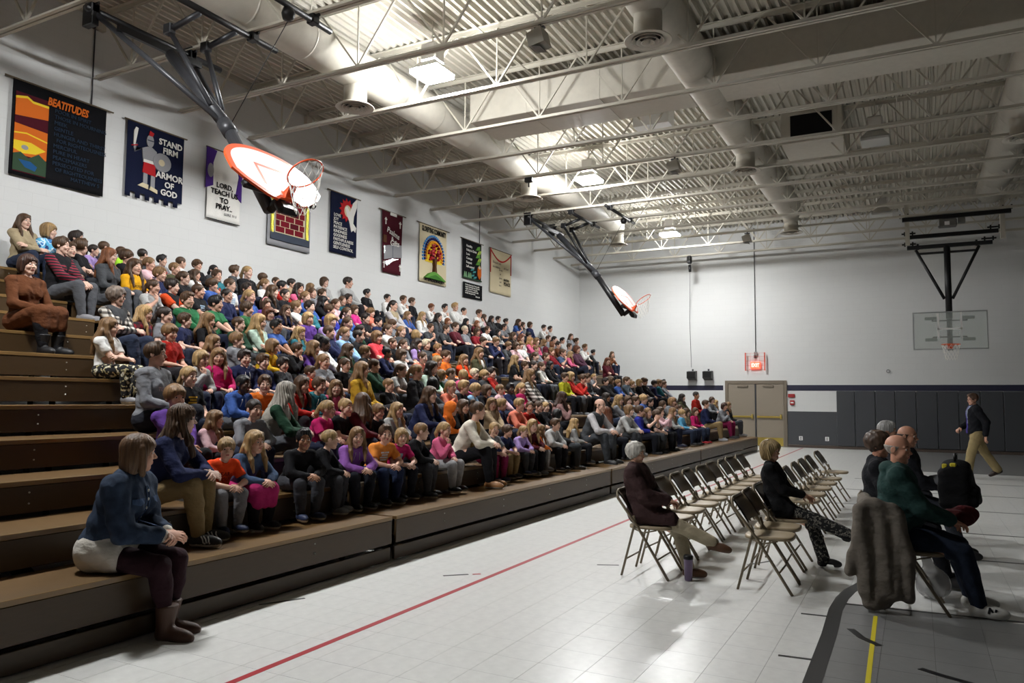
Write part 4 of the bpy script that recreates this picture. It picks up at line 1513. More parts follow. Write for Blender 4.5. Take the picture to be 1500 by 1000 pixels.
def ik(a, b, l1, l2, pole):
    a, b, pole = Vector(a), Vector(b), Vector(pole)
    d = b - a
    L = d.length
    if L > (l1 + l2) * .998:
        b = a + d * ((l1 + l2) * .998 / L)
        d = b - a
        L = d.length
    L = max(L, abs(l1 - l2) * 1.02 + 1e-4)
    x = (l1 * l1 - l2 * l2 + L * L) / (2 * L)
    hh = math.sqrt(max(l1 * l1 - x * x, 0))
    u = d.normalized()
    p = pole - u * pole.dot(u)
    p.normalize()
    return a + u * x + p * hh, b


SH = {
    'c': dict(sd=.042, tl=.345, hn=.125, sw=.122, ua=.205, fa=.175, th=.335, sk=.30, ank=.062, hw=.072, hs=.9, hand=.74,
              pel=(.098, .118, .095), bel=(.088, .108, .1), che=(.085, .115, .115), rs=.047, ru=.04, re=.034, rw=.023, rth=.068, rk=.05, rc=.05, ra=.032, rn=.037, foot=.19),
    'a': dict(sd=.058, tl=.50, hn=.148, sw=.17, ua=.285, fa=.245, th=.43, sk=.40, ank=.08, hw=.09, hs=1., hand=1.,
              pel=(.128, .165, .125), bel=(.112, .145, .14), che=(.115, .155, .155), rs=.054, ru=.05, re=.042, rw=.029, rth=.09, rk=.064, rc=.061, ra=.04, rn=.05, foot=.255),
}


def skeleton(sh, hip, lean, feet, hands, elbow=None, kneep=((1, .12, .3), (1, -.12, .3)), shrug=0., side=0.):
    """feet, hands: (left, right) ankle and wrist targets; everything in the seat frame (x forward, y to the person's left)."""
    p = SH[sh]
    J = dict(p=p, sh=sh, lean=lean)
    P = Vector(hip)
    u = Vector((math.sin(lean), side, math.cos(lean))).normalized()
    J['P'], J['u'] = P, u
    N = P + u * p['tl']
    J['N'] = N
    u2 = Vector((math.sin(lean * .35), side * .3, math.cos(lean * .35))).normalized()
    J['H'] = N + u2 * p['hn'] + Vector((.012 + .03 * max(lean, 0), 0, 0))
    for i, s in ((0, 1), (1, -1)):
        sd = N - u * (p['sd'] - shrug) + Vector((0, s * p['sw'], 0))
        J['S', i] = sd
        w = Vector(hands[i])
        pole = Vector(elbow[i]) if elbow else Vector((-.6, s * .7, -.5))
        J['E', i], J['W', i] = ik(sd, w, p['ua'], p['fa'], pole)
        hp = P + Vector((0, s * p['hw'], -.01))
        J['L', i] = hp
        J['K', i], J['A', i] = ik(hp, feet[i], p['th'], p['sk'], kneep[i])
    return J


def torso(f, J, g, k=.03, bust=0., belly=0.):
    p, P, u, N = J['p'], np.array(J['P']), np.array(J['u']), np.array(J['N'])
    L = J['lean']
    f.ell(P + u * .02, [r + g for r in p['pel']], k, pitch=L * .5)
    b = list(p['bel'])
    b[0] += belly
    f.ell(P + u * p['tl'] * .36 + np.array((belly * .5, 0, 0)), [r + g for r in b], k, pitch=L)
    f.ell(P + u * p['tl'] * .70, [r + g for r in p['che']], k, pitch=L)
    if bust:
        for s in (-1, 1):
            f.ell(P + u * p['tl'] * .66 + np.array((p['che'][0] * .72, s * .07, -.01)), (bust + g, .06 + g, .06 + g), .03)
    for i in (0, 1):
        f.cap(N - u * .015, J['S', i], p['rs'] * .85 + g, p['rs'] + g * .8, k=k)
    return f


def bounds(J, pad=.14):
    pts = np.array([list(v) for k, v in J.items() if isinstance(v, Vector) and k not in ('u',)])
    return pts.min(0) - pad, pts.max(0) + pad


def fold(amp, f1=46, f2=31):
    def w(D, x, y, z):
        return D + amp * np.sin(f1 * z + 17 * x + 4 * np.sin(21 * y)) * np.sin(f2 * x + 23 * y + 11 * z)
    return w


def body_mesh(J, h=.013, hands=('rest', 'rest'), hnorm=None, bare_legs=False, hdir=None):
    p = J['p']
    lo, hi = bounds(J)
    f = Field(lo, hi, h)
    torso(f, J, -.006)
    for i in (0, 1):
        f.cap(J['S', i], J['E', i], p['ru'], p['re'], k=.02)
        f.cap(J['E', i], J['W', i], p['re'] * .98, p['rw'], k=.012)
        f.cap(J['L', i], J['K', i], p['rth'] - .008, p['rk'] - .006, k=.03)
        f.cap(J['K', i], J['A', i], p['rk'] - .008, p['ra'] - .004, k=.015)
    f.cap(np.array(J['N']) - np.array((0, 0, .03)), np.array(J['H']) + np.array((-.012, 0, -.02)), p['rn'], p['rn'] * .92, k=.02)
    V, F = f.mesh(1)
    parts = [(V, F, 0)]
    for i in (0, 1):
        d = (J['W', i] - J['E', i]).normalized()
        if hdir and hdir[i]:
            d = Vector(hdir[i])
        n = Vector(hnorm[i]) if hnorm and hnorm[i] else Vector((.1, 0, 1))
        parts.append(place_hand(hands[i], J['W', i] + d * .012, d, n, p['hand'], i == 0))
    return parts


def top_mesh(J, sleeve='L', g=.014, h=.0135, hood=False, hem=-.115, bust=0., belly=0., amp=.005, long=0., collar=False, cuff=.93):
    p = J['p']
    lo, hi = bounds(J)
    f = Field(lo, hi, h)
    torso(f, J, g, bust=bust, belly=belly)
    P, N = J['P'], J['N']
    for i in (0, 1):
        f.cap(J['S', i], J['E', i], p['ru'] + g * .9, p['re'] + g * (1 if sleeve == 'L' else 1.3), k=.02)
        if sleeve == 'L':
            e = J['E', i].lerp(J['W', i], cuff)
            f.cap(J['E', i], e, p['re'] + g * .9, p['rw'] + g * .8, k=.014)
    if long:
        for i in (0, 1):
            f.cap(J['L', i], J['L', i].lerp(J['K', i], long), p['rth'] + g + .004, p['rk'] + g + .02, k=.06)
    f.fn(fold(amp))
    if sleeve == 'S':
        for i in (0, 1):
            a, b = J['S', i], J['E', i]
            d = (b - a).normalized()
            c = a.lerp(b, .72)
            # cut the sleeve off square
            ctr = np.array(c)
            dn_ = np.array(d)
            w = f._win(np.array(J['E', i]) - .1, np.array(J['E', i]) + .1, .02)
            if w:
                sl, gg = w
                pl = (gg[0] - ctr[0]) * dn_[0] + (gg[1] - ctr[1]) * dn_[1] + (gg[2] - ctr[2]) * dn_[2]
                ax = np.sqrt(sum((gg[q] - ctr[q]) ** 2 for q in range(3)) - pl ** 2 + 1e-9)
                sd = np.maximum(-pl, ax - (p['re'] + .07))
                f._put(sl, sd, 0, True)
    # hem and neck
    u = np.array(J['u'])
    if not long:
        f.plane(-u, -(u @ np.array(P)) - hem)
    f.cap(N + Vector((.0, 0, -.006)), N + Vector((.03, 0, .14)), p['rn'] + .008, p['rn'] + .02, k=.006, sub=True)
    if collar:
        f.cap(N + Vector((-.03, 0, -.005)), N + Vector((.0, 0, .02)), p['rn'] + .022, p['rn'] + .02, k=.01)
        f.cap(N + Vector((.0, 0, -.01)), N + Vector((.04, 0, .16)), p['rn'] + .006, p['rn'] + .026, k=.004, sub=True)
    if hood:
        b = N + Vector((-.055 * p['tl'] / .345, 0, .0))
        f.ell(b, (.06, .085 if J['sh'] == 'c' else .11, .05), .02, pitch=-.5)
        f.cap(N + Vector((.01, 0, .01)), N + Vector((.06, 0, .16)), p['rn'] + .004, p['rn'] + .03, k=.01, sub=True)
    f.fn(lambda D, x, y, z: D + 0)
    if J.get('seat') is not None:
        f.plane((0, 0, -1), -J['seat'] - .003)
    return f.mesh(1)


def bottom_mesh(J, g=.012, h=.0135, flare=0., skirt=0., amp=.003, crop=0.):
    p = J['p']
    lo, hi = bounds(J)
    f = Field(lo, hi, h)
    P, u = np.array(J['P']), np.array(J['u'])
    f.ell(P + u * .0, [r + g * .8 for r in p['pel']], .03, pitch=J['lean'] * .5)
    for i in (0, 1):
        e = J['K', i].lerp(J['A', i], .97 - crop)
        f.cap(J['L', i], J['K', i], p['rth'] + g, p['rk'] + g, k=.035)
        f.cap(J['K', i], J['K', i].lerp(J['A', i], .35), p['rk'] + g * .9, p['rc'] + g, k=.015)
        f.cap(J['K', i].lerp(J['A', i], .35), e, p['rc'] + g, p['ra'] + g + flare, k=.012)
    if skirt:
        a, b = J['K', 0], J['K', 1]
        m0, m1 = (J['L', 0] + J['L', 1]) / 2, (a + b) / 2
        w = p['hw'] + p['rth'] * .6
        for t in (-.75, 0, .75):
            o_ = Vector((0, t * w, 0))
            f.cap(m0 + o_, m1 + o_ * .95 + Vector((.01, 0, 0)), p['rth'] * 1.15, p['rk'] * 1.25, k=.04)
            f.cap(m1 + o_ * .95 + Vector((.01, 0, 0)), m1 + o_ + Vector((.035, 0, -skirt)), p['rk'] * 1.2, p['rk'] * .95, k=.03)
    f.fn(fold(amp, 52, 37))
    cw = u @ P + p['pel'][2] * 1.0
    f.fn(lambda D, x, y, z: np.where(x < P[0] + p['pel'][0] * .95 + max(J['lean'], 0) * .1, np.maximum(D, u[0] * x + u[1] * y + u[2] * z - cw), D))
    if J.get('seat') is not None:
        s0 = J['seat']
        edge = J.get('edge', 9)

        def flat(D, x, y, z):
            return np.where(x < edge, np.maximum(D, s0 + .003 - z), D)
        f.fn(flat)
    return f.mesh(1)


def shoe_mesh(J, i, toe=(1, 0, 0), kind='sneaker', h=.009):
    p = J['p']
    L = p['foot']
    a = J['A', i]
    t = Vector(toe).normalized()
    zax = Vector((0, 0, 1))
    zax = (zax - t * zax.dot(t)).normalized()
    y = zax.cross(t)
    M = Matrix((t, y, zax)).transposed().to_4x4()
    M.translation = a
    an = p['ank']
    w = L * .19
    f = Field((-.45 * L, -w * 1.8, -an - .01), (L * .9, w * 1.8, an + (.18 if kind == 'boot' else .03)), h * (1 if J['sh'] == 'a' else .85))
    f.ell((L * .38, 0, -an + .035), (L * .40, w, .042 * L / .25 + .008), .02)
    f.ell((-.06 * L, 0, -an + .04), (L * .2, w * .85, .05), .03)
    f.cap((-.02, 0, -an + .05), (0, 0, .015 if kind != 'boot' else .15), w * .95, w * (.85 if kind != 'boot' else 1.45), k=.03)
    f.cap((0, 0, -.0), (L * .35, 0, -an + .045), w * .7, w * .75, k=.03)
    f.plane((0, 0, -1), an)
    if kind == 'heel':
        f.box((-.17 * L, -w * .5, -an - .0), (-.0, w * .5, -an + .07), r=.008, k=.01)
        f.box((0.03, -w * 2, -an - .05), (L * .42, w * 2, -an + .03), r=.015, sub=True, k=.01)
    f.plane((0, 0, 1), .012 if kind != 'boot' else .15)
    V, F = f.mesh(1)
    c = V[F].mean(1)
    MI = (c[:, 2] < -an + (.024 if kind == 'sneaker' else .008)).astype(int)
    return xf(V, M), F, MI


# ---- hair in the head frame
def make_hair(st):
    h = .006
    lo, hi = (-.2, -.15, -.36), (.13, .15, .2)
    f = Field(lo, hi, h)
    C = (-.014, 0, .034)

    def cap(t, tz=None):
        f.ell(C, (.094 + t, .0755 + t, .083 + (t if tz is None else tz)), .01)

    def face(x=.082, z=-.035, rx=.068, ry=.066, rz=.088, k=.012):
        f.ell((x, 0, z), (rx, ry, rz), k, sub=True)

    def below(zb, zf, sub=True):
        # trims the cap below a line that runs from the nape (zb) to the temples (zf)
        f.fn(lambda D, x, y, z: np.maximum(D, (zb + (zf - zb) * np.clip((x + .07) / .1, 0, 1)) - z))

    def strands(a, n=34, wz=0., ph=0.):
        f.fn(lambda D, x, y, z: D + a * np.sin(n * np.arctan2(y, x + .02) + wz * z + ph + 2 * np.sin(14 * z)) * np.clip((.2 - z) * 9, .3, 1))

    if st in ('s', 't', 'q'):
        cap(.011, .016 if st == 's' else .012)
        below(-.055, -.012)
        face(.083, -.03, .066, .066, .096)
        if st == 'q':
            f.cap((.062, -.035, .098), (.058, .04, .104), .02, .016, k=.02)
            f.cap((.02, -.035, .12), (.02, .035, .12), .016, k=.03)
        else:
            f.cap((.062, -.042, .088), (.070, .034, .084), .014, .011, k=.02)
            f.cap((.045, -.04, .1), (.045, .045, .1), .014, k=.02)
        strands(.003, 22)
    elif st == 'z':
        cap(.0055)
        below(-.045, -.005)
        face(.085, -.03, .066, .068, .09)
    elif st == 'w':
        cap(.016, .018)
        below(-.05, -.02)
        face(.09, -.05, .07, .066, .086, .008)
        f.cap((.07, -.045, .062), (.072, .045, .058), .018, k=.02)
        strands(.003, 30)
    elif st in ('l', 'v'):
        a = .002 if st == 'l' else .007
        cap(.014)
        f.ell((-.055, 0, -.05), (.055, .088, .12), .03)
        for y in (-.05, 0, .05):
            f.cap((-.075, y * .9, -.03), (-.13, y * 1.15, -.17), .036, .034, k=.03)
            f.cap((-.13, y * 1.15, -.17), (-.15, y, -.33), .034, .02, k=.03)
        for s in (-1, 1):
            f.cap((.0, s * .076, .03), (.012, s * .088, -.08), .026, .027, k=.02)
            f.cap((.012, s * .088, -.08), (.066, s * .088, -.17), .027, .026, k=.02)
            f.cap((.066, s * .088, -.17), (.105, s * .08, -.29), .026, .013, k=.02)
            f.cap((-.05, s * .085, -.06), (-.1, s * .1, -.2), .034, .028, k=.03)
        face(.085, -.045, .078, .064, .1)
        f.cap((.02, 0, -.09), (.05, 0, -.2), .05, .055, k=.01, sub=True)
        f.cap((.062, -.045, .068), (.045, .05, .09), .016, k=.02)
        strands(a, 26, 0 if st == 'l' else 38)
    elif st in ('o', 'x', 'd'):
        cap(.016)
        f.ell((-.035, 0, -.03), (.075, .097, .085), .03)
        for s in (-1, 1):
            f.cap((.01, s * .078, .03), (.022, s * .083, -.075), .026, .02, k=.02)
        face(.088, -.045, .076, .064, .095)
        f.cap((.0, 0, -.09), (.03, 0, -.2), .06, k=.01, sub=True)
        f.cap((.066, -.045, .06), (.066, .045, .06), .016, k=.02)
        if st == 'd':
            f.ell((-.04, 0, -.07), (.07, .098, .1), .02)
            for s in (-1, 1):
                f.cap((.015, s * .08, .0), (.03, s * .088, -.125), .024, .02, k=.02)
            face(.094, -.05, .07, .066, .1)
        f.plane((0, 0, -1), .105 if st != 'd' else .15)
        strands(.0025 if st != 'x' else .008, 30, 0 if st != 'x' else 45)
    elif st in ('p', 'u', 'a'):
        cap(.009)
        below(-.06, -.0)
        face(.084, -.028, .064, .067, .094)
        if st == 'p':
            f.ell((-.108, 0, .03), (.024, .026, .024), .012)
            f.cap((-.115, 0, .02), (-.14, 0, -.06), .024, .03, k=.01)
            f.cap((-.14, 0, -.06), (-.12, .01, -.17), .03, .012, k=.02)
        elif st == 'u':
            f.ell((-.075, 0, .118), (.036, .038, .034), .01)
        else:
            f.ell((-.075, 0, .075), (.085, .095, .085), .02)
            f.fn(lambda D, x, y, z: D + .006 * np.sin(90 * x) * np.sin(85 * y) * np.sin(80 * z) * (x < -.02))
        strands(.002, 26)
    elif st == 'c':
        cap(.026)
        below(-.085, -.035)
        face(.09, -.04, .07, .064, .09)
        f.cap((.06, -.04, .08), (.06, .04, .08), .022, k=.02)
        f.fn(lambda D, x, y, z: D + .007 * np.sin(75 * x + 9 * y) * np.sin(70 * y) * np.sin(62 * z + 8 * x))
    elif st == 'n':
        cap(.005)
        below(-.055, -.015)
        f.plane((0, 0, 1), .028)
        face(.075, -.02, .085, .08, .11)
    elif st == 'h':
        f.ell((-.02, 0, .02), (.118, .104, .118), .02)
        f.cap((-.05, 0, -.06), (-.04, 0, -.13), .085, .1, k=.03)
        f.ell((.09, 0, -.02), (.09, .07, .098), .014, sub=True)
        f.ell((-.01, 0, .015), (.1, .085, .1), .01, sub=True)
        f.cap((0, 0, -.03), (.0, 0, -.2), .068, k=.01, sub=True)
    V, F = f.mesh(1)
    return newmesh('hood' if st == 'h' else 'hair', V, F, ((CLOTH if st == 'h' else HAIR),), smooth=True)


HAIRS = {k: make_hair(k) for k in 'stqzwlvoxdpuacnh'}


def glasses_mesh():
    b = MB()
    for s in (-1, 1):
        b.tube([(.101 - .012 * abs(math.cos(a)) * (1 if math.cos(a) * s > 0 else -.2), s * .031 + .021 * math.cos(a), .004 + .016 * math.sin(a)) for a in np.linspace(0, 2 * PI, 16, False)], .0016, 5, closed=True)
        b.tube([(.088, s * .053, .008), (.0, s * .083, .006)], .002, 5)
    b.tube([(.103, -.01, .006), (.103, .01, .006)], .0016, 5)
    return b.mesh('glasses', BLACK)


GLASSES = glasses_mesh()
HAIRC = {'bl': '9c7f55', 'lb': '76593a', 'br': '46311f', 'dkbr': '3a2319', 'aubr': '5c3420', 'dk': '261c17', 'bk': '141214', 'gy': '9b948a', 'gybr': '6b5e54', 'au': '7a4a2c', 'wh': 'b9ab92', 'rb': 'a87f4c', 'gydk': '3a3431', 'sil': 'b8b5ae'}
TOPC = dict(beige='a59679', ltblue='8fb4d6', brown='5c361f', black='1b1b1e', dgray='45474a', lavender='a58cc4', neon='a4dc3c', gold='d9a01c', palepink='dcb6bc', gray='7d7f84', navy='23294a', ltgray='a9a9a8', white='dad9d6', redplaid='8a1626',
            olive='4a4a34', blue='3c5a9c', teal='2f6d78', green='2c6a44', dkgreen='22402f', dgreen='2b5a34', red='a8261f', magenta='b82262', purple='5b3a86', orange='dd7228', orangered='ea4a1e', tan='a28e72', pink='d9668c', crimson='7e1c26',
            royal='2c3292', mint='b7cfc0', yellow='c9a024', mustard='b48d2a', coral='de7f68', coralred='dc4650', hotpink='cc3384', sky='5ea0c4', maroon='561d28', plum='553647', mauve='8a6a68', slate='4f5963', lime='a9a628', cream='d6cfc0', violet='8e5aa8',
            orangetee='e08a3a', orangered2='dc3c22', orangered_='dc3c22', orangeredS='e2501e', denim='4a5d7c', orangered1='e2501e')
TOPW = dict(ltblue='light blue', dgray='dark grey', neon='neon green', gold='golden yellow', palepink='pale pink', gray='grey', navy='navy', ltgray='light grey', redplaid='red plaid', dkgreen='dark green', dgreen='green', orangered='orange-red', tan='tan',
            royal='royal blue', mint='mint green', coralred='coral red', hotpink='hot pink', sky='sky blue', lime='yellow-green', violet='lilac', orangetee='bright orange', denim='blue denim')


def head_matrix(J, yaw, pitch=0.):
    s = J['p']['hs']
    return Matrix.Translation(J['H']) @ Matrix.Rotation(yaw, 4, 'Z') @ Matrix.Rotation(pitch, 4, 'Y') @ Matrix.Scale(s, 4)


def full_body(J, yaw, pitch=0., **kw):
    parts = body_mesh(J, **kw)
    V, F, MI = HEADS[J['sh']]
    parts.append((xf(V, head_matrix(J, yaw, pitch)), F, MI))
    V, F, MI = joinm(parts)
    return newmesh('person', V, F, HEADMATS, MI, smooth=True)

